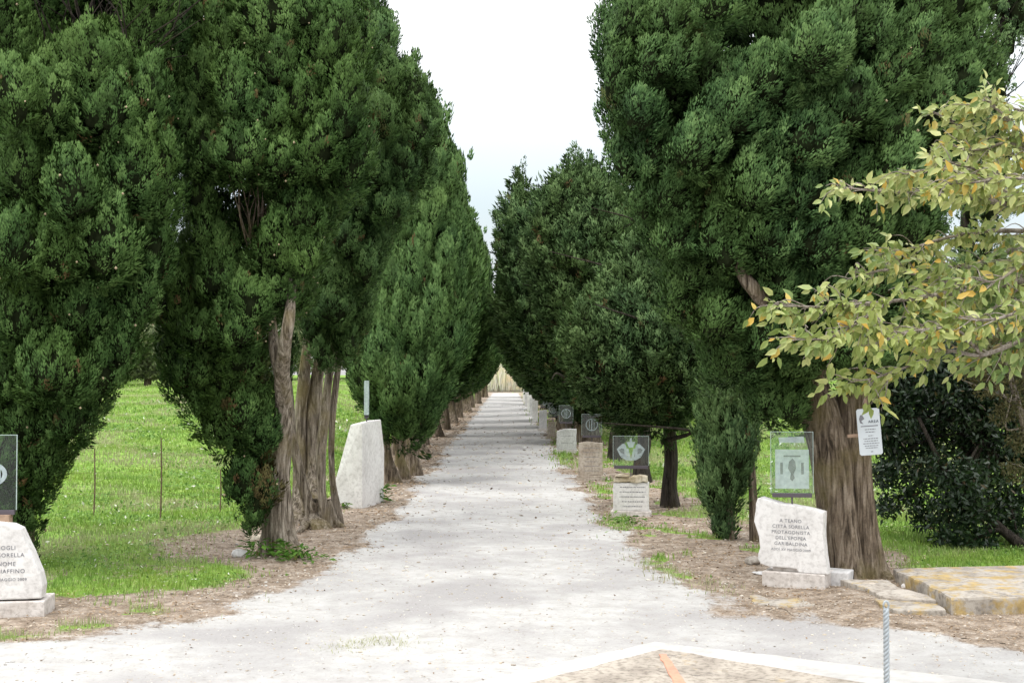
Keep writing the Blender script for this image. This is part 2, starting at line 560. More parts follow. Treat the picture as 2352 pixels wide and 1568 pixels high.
# ------------------------------------------------------------------ world and sun
W = bpy.data.worlds.new('World'); S.world = W; W.use_nodes = True
n, l = W.node_tree.nodes, W.node_tree.links
for x in list(n):
    n.remove(x)
SUN_EL, SUN_AZ = R(64), R(215)       # behind the camera, to its left
sky = nd(n, 'ShaderNodeTexSky', sky_type='NISHITA', sun_disc=False)
sky.sun_elevation = SUN_EL; sky.sun_rotation = SUN_AZ
bg1 = nd(n, 'ShaderNodeBackground'); bg1.inputs[1].default_value = .1
l.new(sky.outputs[0], bg1.inputs[0])
tc = nd(n, 'ShaderNodeTexCoord')
sx = nd(n, 'ShaderNodeSeparateXYZ'); l.new(tc.outputs['Generated'], sx.inputs[0])
cl = ramp(n, l, sx.outputs[2], [(.0, (.80, .79, .79)), (.07, (.74, .77, .785)), (.13, (.66, .755, .785)), (.27, (.98, .99, 1)), (1, (1, 1, 1))])
mr = nd(n, 'ShaderNodeMapRange'); mr.inputs[1].default_value = 0; mr.inputs[2].default_value = 1; mr.inputs[3].default_value = .86; mr.inputs[4].default_value = 3.0
l.new(sx.outputs[2], mr.inputs[0])
nz = noise(n, l, tc.outputs['Generated'], 2.2, 5)
mr2 = nd(n, 'ShaderNodeMapRange'); mr2.inputs[1].default_value = .3; mr2.inputs[2].default_value = .7; mr2.inputs[3].default_value = .94; mr2.inputs[4].default_value = 1.06
l.new(nz, mr2.inputs[0])
mm = nd(n, 'ShaderNodeMath', operation='MULTIPLY'); l.new(mr.outputs[0], mm.inputs[0]); l.new(mr2.outputs[0], mm.inputs[1])
bg2 = nd(n, 'ShaderNodeBackground'); l.new(cl, bg2.inputs[0]); l.new(mm.outputs[0], bg2.inputs[1])
mx = nd(n, 'ShaderNodeMixShader'); mx.inputs[0].default_value = .9
l.new(bg1.outputs[0], mx.inputs[1]); l.new(bg2.outputs[0], mx.inputs[2])
wo = nd(n, 'ShaderNodeOutputWorld'); l.new(mx.outputs[0], wo.inputs[0])
sl = bpy.data.lights.new('sun', 'SUN'); sl.energy = 1.5; sl.angle = R(24); sl.color = (1, .97, .92)
so = bpy.data.objects.new('sun', sl); COL.objects.link(so)
sd = Vector((math.sin(SUN_AZ) * math.cos(SUN_EL), math.cos(SUN_AZ) * math.cos(SUN_EL), math.sin(SUN_EL)))
so.rotation_euler = sd.to_track_quat('Z', 'Y').to_euler()
S.view_settings.view_transform = 'Standard'
S.view_settings.look = 'None'
S.view_settings.gamma = 1
S.view_settings.exposure = 0.22
S.cycles.max_bounces = 6
S.cycles.diffuse_bounces = 3
S.cycles.transparent_max_bounces = 8
S.cycles.use_denoising = True

# ------------------------------------------------------------------ ground and path
def grid():
    ys = [2.0]
    while ys[-1] < 420:
        y = ys[-1]
        ys.append(y + max(.035, y * .0042 if y < 40 else y * .02))
    ys = np.array([-40, -10, -2.] + ys)
    xi = np.arange(-5.2, 5.2001, .045)
    far = 5.2 + np.cumsum(np.geomspace(.06, 45, 66))
    xs = np.concatenate([-far[::-1], xi, far])
    return xs, ys


xs, ys = grid()
GX, GY = np.meshgrid(xs, ys)
GZ = gz(GX, GY)
PN = pathness(GX, GY) + (fbm(GX * 1.5, GY * 1.5, 51, 4) - .5) * .5 + (fbm(GX * 5, GY * 2.2, 57, 3) - .5) * .35
WH = sstep(-.22, .32, PN)
GR = grassness(GX, GY)
nx = len(xs)
idx = np.arange(GX.size).reshape(GX.shape)
Q = np.stack([idx[:-1, :-1], idx[:-1, 1:], idx[1:, 1:], idx[1:, :-1]], -1).reshape(-1, 4)
V = np.stack([GX, GY, GZ], -1).reshape(-1, 3)
me = mesh_np('ground', V, Q, M['ground'], {'white': WH.ravel() * .6, 'grassy': GR.ravel()}, smooth=True)
tag(link('ground', me), kind='structure')
keep = (WH.ravel()[Q] > .12).all(1)
Qp = Q[keep]
used, inv = np.unique(Qp, return_inverse=True)
Vp = V[used].copy(); Vp[:, 2] += .005
me = mesh_np('gravel_path', Vp, inv.reshape(-1, 4), M['ground'], {'white': WH.ravel()[used], 'grassy': GR.ravel()[used]}, smooth=True)
tag(link('gravel_path', me), kind='structure')

# ------------------------------------------------------------------ foliage
def rand_dirs(k, r):
    return norm(r.normal(size=(k, 3)))


def basis(ax):
    ax = norm(ax)
    ref = np.where(np.abs(ax[..., 2:3]) > .9, np.array([1., 0, 0]), np.array([0, 0, 1.]))
    a = norm(np.cross(ref, ax)); b = np.cross(ax, a)
    return a, b, ax


_ico = None


def ico():
    global _ico
    if _ico is None:
        bm = bmesh.new(); bmesh.ops.create_icosphere(bm, subdivisions=3, radius=1)
        _ico = (np.array([v.co[:] for v in bm.verts]), np.array([[v.index for v in f.verts] for f in bm.faces]))
        bm.free()
    return _ico


def leaf_quads(p, d, side, ln, wd, wpos=.45):
    """one pointed scale spray per row -> V (4n,3)"""
    V = np.empty((len(p), 4, 3))
    V[:, 0] = p
    V[:, 1] = p + d * (ln * wpos)[:, None] + side * (wd * .5)[:, None]
    V[:, 2] = p + d * ln[:, None]
    V[:, 3] = p + d * (ln * wpos)[:, None] - side * (wd * .5)[:, None]
    return V.reshape(-1, 3)


def lump_f(d, ph):
    return (1 + .15 * (np.sin(5 * d[:, 0] + ph[0] + 4 * d[:, 2]) + np.sin(6 * d[:, 1] + ph[1] - 3 * d[:, 2]))
            + .08 * np.sin(11 * d[:, 0] + ph[2]) * np.sin(10 * d[:, 1] + ph[3] + 7 * d[:, 2]))


def crown_mesh(name, lobes, mat, seed, gap=.052, k=36, fl=.10, fr=.036, sl_=.030, sw=.0105, bias=(0, 0, 0), up=.85,
               view=None, core=.66, taper=.2, dryp=.004, loose=0.0, inner=None, nmix=.68, wild=.17, patches=0, cones=0):
    """lobes: rows of c(3), axis(3), w, L [, tint shift].  Each lobe is a flame of many small scale sprays."""
    r = np.random.default_rng(seed)
    lob = np.asarray(lobes, float)
    C, A, Wd, Ln = lob[:, :3], norm(lob[:, 3:6]), lob[:, 6], lob[:, 7]
    tsh = lob[:, 8] if lob.shape[1] > 8 else np.zeros(len(lob))
    P, N, TI, PH = [], [], [], []
    Bx, By, Bz = basis(A)
    for i in range(len(lob)):
        w, L = Wd[i], Ln[i]
        area = 4 * math.pi * ((2 * (w * L) ** 1.6 + (w * w) ** 1.6) / 3) ** (1 / 1.6)
        m = max(20, int(1.08 * area / gap ** 2))
        d = rand_dirs(m, r)
        tp = 1 - taper * d[:, 2]
        ph = r.uniform(0, 6, 6); PH.append(ph)
        lump = lump_f(d, ph)
        q = (Bx[i] * (d[:, 0] * w * tp * lump)[:, None] + By[i] * (d[:, 1] * w * tp * lump)[:, None] + Bz[i] * (d[:, 2] * L * lump)[:, None])
        nn = norm(Bx[i] * (d[:, 0] / w)[:, None] + By[i] * (d[:, 1] / w)[:, None] + Bz[i] * ((d[:, 2] + taper * .5) / L)[:, None])
        if loose:
            q = q * (1 - loose * r.random(m)[:, None] ** 1.6)
        P.append(C[i] + q); N.append(nn)
        TI.append(np.full(m, tsh[i] + r.normal(0, .07)) + .10 * (lump - 1) / .11)
    P, N, TI = np.vstack(P), np.vstack(N), np.concatenate(TI)
    inside = np.zeros(len(P), bool)
    for i in range(len(lob)):
        v = P - C[i]
        near = np.abs(v).max(1) < max(Wd[i] * 1.3, Ln[i])
        vv = v[near]
        cz = vv @ Bz[i] / Ln[i]
        tp = Wd[i] * (1 - taper * np.clip(cz, -1, 1))
        e = (vv @ Bx[i] / tp) ** 2 + (vv @ By[i] / tp) ** 2 + cz ** 2
        inside[np.where(near)[0][e < .46]] = True
    keep = ~inside
    hot = np.zeros(len(P))
    for _ in range(patches):
        c_ = P[r.integers(len(P))]
        hot = np.maximum(hot, (np.linalg.norm(P - c_, axis=1) < r.uniform(.08, .2)) * r.uniform(.3, .8))
    sc = np.ones(len(P))
    if view is not None:
        back = (norm(np.asarray(view) - P) * N).sum(1) < -.25
        keep &= ~(back & (r.random(len(P)) < .7))
        sc[back] = 1.7
    P, N, TI, sc, hot = P[keep], N[keep], TI[keep], sc[keep], hot[keep]
    m = len(P)
    # plumes lie along the surface of their lobe and climb upwards
    T = np.array([0, 0, 1.]) - N * N[:, 2:3]
    f = norm(N * (.28 + .35 * np.clip(N[:, 2:3], 0, 1)) + T * up + np.asarray(bias) * .7 + r.normal(0, .2, (m, 3)))
    sz = r.uniform(.65, 1.35, m) * sc
    a, b, f = basis(f)
    # each flamelet: a small plume shingled with scale sprays on its outer side
    t = r.random((m, k)) ** .85
    th0 = np.arctan2((N * b).sum(1), (N * a).sum(1))
    th = th0[:, None] + r.normal(0, 1.15, (m, k))
    rd = a[:, None] * np.cos(th)[..., None] + b[:, None] * np.sin(th)[..., None]
    rad = np.sqrt(np.clip(1 - t * t, 0, 1)) * fr * sz[:, None] * r.uniform(.75, 1.1, (m, k))
    q = P[:, None] - N[:, None] * (fr * .4) + f[:, None] * ((t - .25) * fl * sz[:, None])[..., None] + rd * rad[..., None]
    dr = norm(f[:, None] + rd * (.30 * (1 - t))[..., None] + r.normal(0, wild, (m, k, 3)))
    q, dr = q.reshape(-1, 3), dr.reshape(-1, 3)
    tt = t.ravel()[:, None]
    want = norm(rd.reshape(-1, 3) * (1 - .5 * tt) + np.repeat(f, k, 0) * (.45 * tt) + np.repeat(N, k, 0) * .35)
    sd_ = norm(np.cross(dr, want + r.normal(0, wild * 1.2, dr.shape)))
    ln = sl_ * r.uniform(.6, 1.35, len(q)) * np.repeat(sc, k)
    wd = sw * r.uniform(.7, 1.3, len(q)) * np.repeat(sc, k)
    gn = np.cross(sd_, dr)
    fl_ = (gn * want).sum(1) < 0
    sd_ = np.where(fl_[:, None], -sd_, sd_); gn = np.where(fl_[:, None], gn, -gn)
    NV = norm(want * nmix + gn * (1 - nmix))
    V = leaf_quads(q, dr, sd_, ln, wd)
    NV = np.repeat(NV, 4, 0)
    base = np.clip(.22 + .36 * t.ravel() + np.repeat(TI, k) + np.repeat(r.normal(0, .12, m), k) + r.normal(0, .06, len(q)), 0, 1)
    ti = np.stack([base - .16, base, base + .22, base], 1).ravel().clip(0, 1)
    dry = np.repeat(np.repeat(np.maximum((r.random(m) < dryp) * r.uniform(.5, 1, m), hot * (r.random(m) < .6)), k), 4)
    F = np.arange(len(V)).reshape(-1, 4)
    Vs, Fs, mi, o = [V], [F], [np.zeros(len(F))], len(V)
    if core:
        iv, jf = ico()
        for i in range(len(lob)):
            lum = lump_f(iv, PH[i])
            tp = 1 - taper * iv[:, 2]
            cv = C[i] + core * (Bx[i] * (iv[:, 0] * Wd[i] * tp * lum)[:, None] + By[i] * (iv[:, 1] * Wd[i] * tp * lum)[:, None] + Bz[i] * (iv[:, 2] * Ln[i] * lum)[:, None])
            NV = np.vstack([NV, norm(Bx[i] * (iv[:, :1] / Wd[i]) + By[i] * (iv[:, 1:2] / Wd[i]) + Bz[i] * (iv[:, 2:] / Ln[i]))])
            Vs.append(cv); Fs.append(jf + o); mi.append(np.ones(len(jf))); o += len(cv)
    if cones:
        jj = r.choice(m, cones, replace=False)
        for p_, n_ in zip(P[jj], N[jj]):
            a_ = r.uniform(.008, .015)
            ov = np.array([[1, 0, 0], [-1, 0, 0], [0, 1, 0], [0, -1, 0], [0, 0, 1], [0, 0, -1.]]) * a_ + p_ + n_ * .055
            Vs.append(ov); Fs.append(np.array([[0, 2, 4], [2, 1, 4], [1, 3, 4], [3, 0, 4], [2, 0, 5], [1, 2, 5], [3, 1, 5], [0, 3, 5]]) + o); mi.append(np.full(8, 2)); o += 6
            NV = np.vstack([NV, norm(ov - p_ - n_ * .055)])
    nl = o - len(V)
    ti = np.concatenate([ti, np.full(nl, .1)]); dry = np.concatenate([dry, np.zeros(nl)])
    F4 = [Fs[0]]; F3 = Fs[1:]
    Fl = [Fs[0]] + ([np.vstack(F3)] if F3 else [])
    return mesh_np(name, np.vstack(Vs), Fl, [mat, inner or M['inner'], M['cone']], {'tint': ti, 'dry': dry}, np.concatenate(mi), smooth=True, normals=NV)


def profile_px(rows, Y):
    out = []
    for v, ul, ur in rows:
        a, b = at(ul, v, Y), at(ur, v, Y)
        out.append(((a[2] + b[2]) / 2, (a[0] + b[0]) / 2, (b[0] - a[0]) / 2))
    out.sort()
    return np.array(out)


def auto_lobes(prof, Y, w_rng, seed, ry=.9, rymax=9, stretch=1.7, lean=.35, pack=1.2, tries=2500, bias=(0, 0, 0), heart=.66):
    """flame lobes spread over the outside of a crown given as rows (z, centre x, radius)"""
    r = np.random.default_rng(seed)
    z0, z1 = prof[0, 0], prof[-1, 0]
    acc = []
    for t in range(tries):
        big = 1 - t / tries
        w = w_rng[0] + (w_rng[1] - w_rng[0]) * (big ** 1.2) * r.uniform(.75, 1)
        z = r.uniform(z0, z1)
        rr = np.interp(z, prof[:, 0], prof[:, 2])
        if r.random() > (rr / prof[:, 2].max()) + .15:
            continue
        w = min(w, rr * .75 + .03)
        L = w * stretch * r.uniform(.8, 1.25)
        L = min(L, (z1 - z0) * .3)
        z = min(max(z, z0 + L * .5), z1 - L * .8)
        rr = np.interp(z, prof[:, 0], prof[:, 2]); cx = np.interp(z, prof[:, 0], prof[:, 1])
        rb = min(np.interp(z - L * .5, prof[:, 0], prof[:, 2]), rr)
        ph = r.uniform(0, 2 * np.pi)
        ryy = min(rr * ry, rymax)
        ex = max(0, min(rr, (rr + rb) / 2 + .05) - w * .92); ey = max(0, ryy - w * .9)
        c = np.array([cx + ex * math.cos(ph), Y + ey * math.sin(ph), z])
        ok = True
        for a in acc:
            dd = c - a[0]
            if (dd[0] ** 2 + dd[1] ** 2 + (dd[2] / stretch) ** 2) < (pack * .5 * (w + a[1])) ** 2:
                ok = False; break
        if not ok:
            continue
        ax = np.array([math.cos(ph) * lean, math.sin(ph) * lean, 1.0]) + np.asarray(bias)
        acc.append((c, w, L, ax))
    lob = [[*c, *ax, w, L, 0] for c, w, L, ax in acc]
    # the solid heart of the crown, its inner shade put into a darker tint
    for z in np.linspace(z0 + .1, z1 - .1, 7):
        rr = np.interp(z, prof[:, 0], prof[:, 2]); cx = np.interp(z, prof[:, 0], prof[:, 1])
        w = max(.08, min(rr, rymax) * heart)
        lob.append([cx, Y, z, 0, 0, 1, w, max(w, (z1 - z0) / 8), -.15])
    return lob


def px_lobes(rows, prof, Y, ry=.9, rymax=9, seed=0, lean=.3, bias=(0, 0, 0), push=0.0):
    """flame lobes measured on the photograph (u, v, half width, half height), set on the front of the crown"""
    r = np.random.default_rng(seed)
    out = []
    for row in rows:
        u, v, ru, rv = row[:4]
        dz = (row[4] if len(row) > 4 else 0) + r.normal(0, .13)
        c = at(u, v, Y)
        rr = np.interp(c[2], prof[:, 0], prof[:, 2]); cx = np.interp(c[2], prof[:, 0], prof[:, 1])
        w = ru / FPX * Y; L = rv / FPX * Y
        q = np.clip((c[0] - cx) / max(rr, .1), -1, 1)
        dep = min(rr * ry, rymax) * math.sqrt(max(0, 1 - q * q)) - w * .7
        c = at(u, v, Y - max(dep, 0) + dz + push)
        s = c[1] / Y
        ax = np.array([q * lean, -lean * .6, 1]) + np.asarray(bias) + r.normal(0, .12, 3)
        out.append([*c, *ax, w * s * .77, max(L, w * .85) * s * .92, r.normal(0, .08)])
    return out


EYE = np.array([0, 0, CAMZ])


def pix(p):
    p = np.asarray(p, float) - EYE
    dep = p[1] * CP + p[2] * SP
    return CU + FPX * p[0] / dep, CV - FPX * (-p[1] * SP + p[2] * CP) / dep


def clear(lobes, zones):
    """drop lobes that would stand before a part of the stem the photograph shows bare: zones (u0, u1, v0, v1, y max)"""
    out = []
    for q in lobes:
        u, v = pix(q[:3]); rw = q[6] * FPX / q[1] * .8; rl = q[7] * FPX / q[1] * .85
        if not any(u + rw > a and u - rw < b and v + rl > c and v - rl < d and q[1] - q[6] < ym for a, b, c, d, ym in zones):
            out.append(q)
    return out




def tree(name, base, label, cat='tree', group=None):
    return empty(name, base, label, cat, group)


def child(name, me, root):
    """mesh built in world space, made local to its root"""
    loc = np.array(root.location)
    n_ = len(me.vertices)
    co = np.empty(n_ * 3, np.float32); me.vertices.foreach_get('co', co)
    co = (co.reshape(-1, 3) - loc).astype(np.float32)
    me.vertices.foreach_set('co', co.ravel()); me.update()
    return link(name, me, root)


def px_tube(rows, n=20, rows_n=40, flute=.12, seed=0, twist=.5):
    """rows (u, v, radius px, Y)"""
    P = [at(u, v, Y) for u, v, rp, Y in rows]
    rad = [rp / FPX * Y for u, v, rp, Y in rows]
    if P[0][2] < .12:
        P.insert(0, P[0] + (P[0] - P[1]) * .3 - np.array([0, 0, .18])); rad.insert(0, rad[0] * 1.25)
    return tube_np(P, rad, n, rows_n, flute, seed, twist)


def twig_fan(p0, d0, n_, ln, r0, seed, spread=.5):
    r = np.random.default_rng(seed)
    out = []
    for i in range(n_):
        d = norm(np.asarray(d0) + r.normal(0, spread, 3))
        a = np.asarray(p0) + r.normal(0, .03, 3)
        L = ln * r.uniform(.5, 1.1)
        b = a + d * L * .5 + r.normal(0, .04 * L, 3)
        c = a + d * L + r.normal(0, .12 * L, 3) + np.array([0, 0, .1 * L])
        out.append(tube_np([a, b, c], [r0, r0 * .7, r0 * .25], 5, 7))
    return out


GL, GRR = 'cypresses lining the left of the path', 'conifers lining the right of the path'

# ---- the big cypress at the left edge
Y = 10.6
T1p = profile_px([(-420, -60, 200), (-250, -170, 330), (-120, -230, 390), (0, -250, 405), (120, -290, 380), (250, -320, 395), (400, -330, 415), (560, -320, 400), (700, -280, 345),
                  (800, -240, 312), (900, -190, 262), (1000, -130, 180), (1080, -80, 130), (1150, -30, 105)], Y)
T1f = [(200, 150, 110, 80), (110, 240, 90, 100), (240, 260, 90, 90), (330, 240, 50, 110), (340, 90, 50, 140, .4), (30, 230, 70, 90), (10, 90, 50, 110, .2),
       (60, 400, 80, 90), (170, 440, 70, 90), (300, 390, 80, 110), (370, 420, 40, 120), (30, 560, 90, 90), (130, 570, 80, 90), (240, 560, 90, 100),
       (350, 590, 50, 90), (60, 720, 90, 90), (180, 720, 90, 90), (290, 720, 50, 90), (20, 850, 80, 80), (120, 850, 90, 80), (230, 850, 70, 80),
       (60, 970, 80, 70), (160, 960, 60, 60), (90, 1060, 60, 60), (60, 1130, 40, 45), (20, 1060, 50, 60), (330, 680, 35, 80), (280, 800, 35, 60)]
lob = px_lobes(T1f, T1p, Y, .8, 1.15, 1) + auto_lobes(T1p, Y, (.12, .26), 2, .5, .6, pack=1.3, tries=700, heart=.55)
lob = [q for q in lob if not (at(0, 135, Y)[2] < q[2] < at(0, -60, Y)[2] and at(60, 0, Y)[0] < q[0] < at(310, 0, Y)[0] and q[1] < Y + .35)]
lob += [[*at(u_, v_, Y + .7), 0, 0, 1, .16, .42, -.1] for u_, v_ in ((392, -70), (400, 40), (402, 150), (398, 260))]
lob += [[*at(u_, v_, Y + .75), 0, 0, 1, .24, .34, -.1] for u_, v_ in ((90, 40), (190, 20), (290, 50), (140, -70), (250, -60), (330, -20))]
base = np.array([at(20, 0, Y)[0], Y + .1, 0])
t1 = tree('cypress', base, 'broad dense cypress at the left edge, its crown hanging low behind the white stone', 'cypress', GL)
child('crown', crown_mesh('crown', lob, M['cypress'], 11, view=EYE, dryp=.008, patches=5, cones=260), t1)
child('trunk', tubes_mesh('trunk', [tube_np([base + [0, 0, -.1], base + [.05, 0, .9], base + [.15, .1, 3.0], base + [.2, .1, 5.0]], [.2, .16, .12, .05], 20, 30, .15, 3)], M['bark']), t1)
tw = []
rr_ = np.random.default_rng(5)
for i in range(26):
    u = rr_.uniform(60, 330); v = rr_.uniform(60, 170)
    p = at(u, v, Y + rr_.uniform(-.5, .6))
    tw += twig_fan(p, (rr_.normal(.4, .4), rr_.normal(0, .3), .8), 4, .7, .009, 100 + i, .35)
tw.append(px_tube([(180, 180, 12, Y), (240, 90, 9, Y), (330, -40, 7, Y + .2)], 10, 16, .1, 4))
tw.append(px_tube([(100, 190, 10, Y + .3), (130, 60, 8, Y + .3), (140, -60, 6, Y + .3)], 10, 16, .1, 4))
child('dead_twigs', tubes_mesh('dead_twigs', tw, M['bark_dark']), t1)

# ---- the leaning cypress with the bare forked stem
Y = 11.5
T2p = profile_px([(-420, 570, 710), (-260, 510, 770), (-130, 470, 815), (0, 435, 842), (100, 425, 848), (200, 385, 852), (280, 372, 852), (380, 395, 845), (450, 412, 800), (520, 415, 775), (600, 395, 740),
                  (700, 348, 728), (780, 352, 690), (860, 380, 655), (940, 430, 640), (1000, 500, 640), (1065, 560, 620)], Y)
T2f = [(520, 70, 80, 100), (610, 40, 80, 90), (640, 150, 75, 80), (760, 110, 75, 130), (700, 20, 70, 70), (460, 190, 50, 80), (540, 210, 60, 80),
       (610, 275, 95, 80), (690, 235, 60, 70), (430, 290, 45, 80), (480, 350, 60, 70), (560, 355, 80, 55), (790, 260, 60, 120), (815, 370, 40, 90),
       (650, 370, 75, 50), (730, 345, 55, 70), (760, 430, 40, 70), (690, 490, 62, 62), (640, 570, 85, 80), (700, 590, 45, 60), (455, 440, 40, 70),
       (470, 540, 50, 60), (430, 640, 45, 80), (500, 640, 65, 80), (570, 690, 75, 70), (640, 660, 75, 70), (700, 670, 36, 60), (400, 720, 45, 60),
       (460, 765, 48, 45), (540, 760, 60, 55), (400, 820, 40, 60), (450, 850, 55, 55), (560, 820, 60, 60), (500, 900, 65, 60), (580, 900, 60, 65), 
       (600, 980, 45, 65), (540, 980, 50, 55), (580, 1030, 36, 36), (640, 760, 40, 45), (560, 950, 40, 50)]
lob = px_lobes(T2f, T2p, Y, .85, 1.0, 3) + auto_lobes(T2p, Y, (.10, .24), 4, .5, .5, pack=1.4, tries=600, heart=.45)
# open gap where the thin twigs show
g0, g1 = at(540, 560, Y), at(625, 415, Y)
lob = [q for q in lob if not (g0[0] < q[0] < g1[0] and g0[2] < q[2] < g1[2] and q[1] < Y + .1)]
lob = [q for q in lob if not (q[2] < at(0, 700, Y)[2] and q[0] > at(640, 0, Y)[0] and q[6] > .13)]
lob = clear(lob, [(640, 690, 745, 1300, Y + .3), (622, 640, 790, 880, Y), (655, 800, 860, 1300, Y + .4)]) + px_lobes([(662, 830, 20, 55, .25), (600, 900, 30, 55), (612, 990, 26, 50), (600, 1035, 24, 30)], T2p, Y, .5, .4, 33)
low = [[*at(u, v, Y - .25), 0, 0, 1, ru / FPX * Y, rv / FPX * Y, -.05] for u, v, ru, rv in
       ((565, 1105, 34, 45), (590, 1150, 26, 48), (545, 1125, 20, 40), (585, 1190, 16, 30), (610, 1120, 24, 40))]
b2 = flat(655, 1272)
t2 = tree('cypress', b2, 'cypress with a forked bare stem leaning out of its lower crown, left of the path', 'cypress', GL)
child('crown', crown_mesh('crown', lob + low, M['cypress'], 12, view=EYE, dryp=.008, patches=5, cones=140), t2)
yb = b2[1]
stems = [px_tube([(648, 1285, 46, yb), (640, 1240, 34, yb), (632, 1150, 30, yb), (638, 1050, 28, yb), (650, 950, 22, yb - .1), (648, 880, 17, yb - .2), (632, 810, 13, yb - .35), (624, 740, 10, yb - .3), (600, 560, 9, yb - .3)], 26, 70, .13, 5, .8),
         px_tube([(652, 930, 18, yb - .15), (648, 860, 17, yb - .35), (655, 790, 14, yb - .55), (664, 735, 13, yb - .6), (672, 640, 9, yb - .5), (690, 300, 6, yb - .1)], 18, 46, .1, 6, .6),
         px_tube([(668, 1280, 26, yb - .05), (662, 1225, 18, yb), (655, 1150, 15, yb), (650, 1060, 12, yb)], 16, 30, .12, 8, .5),
         px_tube([(610, 1262, 18, yb + .1), (618, 1200, 14, yb + .1), (608, 1120, 12, yb + .05), (592, 1060, 10, yb)], 14, 26, .12, 9, .5)]
for k_, (uu, vv, r0) in enumerate(((600, 1284, 9), (704, 1290, 10))):
    stems.append(px_tube([(648 + (uu - 648) * .25, 1215, 15, yb - .02), (648 + (uu - 648) * .6, 1262, 12, yb - .02), (uu, vv, r0 * .6, flat(uu, vv)[1])], 10, 18, .12, 70 + k_, .3))
child('trunk', tubes_mesh('trunk', stems, M['bark_pale']), t2)
tw = twig_fan(at(585, 560, Y - .2), (.1, -.1, 1), 26, .62, .008, 77, .22) + twig_fan(at(600, 540, Y - .2), (.45, 0, 1), 14, .6, .007, 78, .18)
child('dead_twigs', tubes_mesh('dead_twigs', tw, M['bark']), t2)

# ---- the many-stemmed cypress just behind it
Y = 13.5
T3p = profile_px([(42, 842, 872), (62, 820, 905), (95, 780, 915), (150, 750, 925), (200, 740, 972), (260, 740, 998), (330, 740, 1008), (400, 730, 990), (470, 710, 955), (540, 700, 905),
                  (620, 690, 868), (700, 690, 852), (780, 690, 832), (860, 705, 800)], Y)
T3f = [(880, 110, 38, 60), (890, 190, 40, 60), (950, 230, 42, 70), (880, 280, 50, 60), (960, 310, 40, 50), (990, 285, 22, 40), (1008, 322, 14, 22), (920, 380, 55, 60),
       (970, 390, 28, 50), (870, 400, 45, 60), (830, 470, 50, 50), (900, 470, 42, 50), (860, 560, 35, 50), (800, 560, 45, 50), (780, 640, 50, 50), (840, 620, 30, 50),
       (770, 710, 55, 45), (830, 720, 26, 60), (720, 760, 30, 50), (800, 790, 30, 45), (740, 820, 26, 40), (850, 60, 30, 50)]
lob = px_lobes(T3f, T3p, Y, .9, .9, 5) + auto_lobes(T3p, Y, (.10, .24), 6, .5, .5, pack=1.3, tries=700, heart=.5)
lob = clear(lob, [(670, 772, 872, 1220, Y + .2)])
b3 = flat(715, 1212)
t3 = tree('cypress', b3, 'cypress with a fan of fluted grey stems, standing right behind the forked one', 'cypress', GL)
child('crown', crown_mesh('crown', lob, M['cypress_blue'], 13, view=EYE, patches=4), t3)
yb = b3[1]
stems = [px_tube([(738, 1222, 28.5, yb - .1), (716, 1180, 14.8, yb), (690, 1090, 11.8, yb), (672, 1000, 10.4, yb), (665, 930, 11, yb + .05), (660, 850, 8.9, yb), (668, 690, 5, yb)], 22, 50, .14, 11, .5),
         px_tube([(756, 1217, 19.0, yb), (742, 1150, 9.6, yb - .1), (738, 1050, 11.1, yb - .1), (746, 960, 11.1, yb - .05), (754, 880, 9.6, yb), (765, 820, 9.6, yb), (790, 700, 6.7, yb)], 22, 50, .14, 12, .5),
         px_tube([(692, 1212, 22.8, yb + .3), (690, 1120, 16, yb + .55), (690, 1000, 16, yb + .6), (695, 900, 15, yb + .6), (704, 790, 10, yb + .45), (720, 620, 5, yb + .2)], 18, 40, .14, 13, .4),
         px_tube([(728, 1200, 27.4, yb + .3), (718, 1080, 18, yb + .6), (720, 960, 18, yb + .65), (728, 870, 15, yb + .65), (744, 770, 11, yb + .45), (765, 600, 5, yb + .2)], 18, 40, .14, 14, .4),
         px_tube([(778, 1192, 10.4, yb + .1), (764, 1100, 6.7, yb + .1), (762, 1000, 6.7, yb + .05), (770, 900, 7, yb + .05), (785, 800, 6, yb + .05), (820, 640, 4, yb)], 14, 30, .14, 15, .3)]
for k_, (uu, vv, r0) in enumerate(((792, 1212, 9), (684, 1224, 9))):
    stems.append(px_tube([(738 + (uu - 738) * .2, 1150, 13, yb - .05), (738 + (uu - 738) * .55, 1196, 11, yb - .02), (uu, vv, r0 * .6, flat(uu, vv)[1])], 10, 18, .12, 60 + k_, .3))
child('trunk', tubes_mesh('trunk', stems, M['bark_pale']), t3)

# ---- the slim smooth cypress behind the tall slab
Y = 19.0
T4p = profile_px([(290, 955, 985), (345, 925, 1015), (390, 895, 1042), (450, 870, 1052), (550, 850, 1060), (700, 830, 1064), (800, 815, 1060), (870, 808, 1046), (910, 835, 1022), (950, 868, 980)], Y)
lob = auto_lobes(T4p, Y, (.13, .30), 8, .95, 1.2, stretch=2.2, lean=.3, pack=1.15, tries=2200)
b4 = flat(912, 1106)
t4 = tree('cypress', b4, 'tall smooth cypress whose crown comes down behind the white slab', 'cypress', GL)
child('crown', crown_mesh('crown', lob, M['cypress_blue'], 14, gap=.062, fl=.18, fr=.042, sl_=.055, sw=.016, up=1.4, k=32, view=EYE), t4)
yb = b4[1]
stems = [px_tube([(905, 1112, 20, yb), (893, 1060, 11, yb), (885, 1000, 9, yb), (880, 900, 10, yb)], 18, 30, .15, 21, .4),
         px_tube([(930, 1095, 13, yb + .6), (915, 1040, 8, yb + .6), (905, 960, 9, yb + .6)], 14, 24, .15, 22, .4),
         px_tube([(955, 1080, 15, yb + 1.2), (945, 1030, 9, yb + 1.2), (940, 960, 12, yb + 1.2), (930, 850, 8, yb + .8)], 14, 24, .15, 23, .4)]
child('trunk', tubes_mesh('trunk', stems, M['bark']), t4)

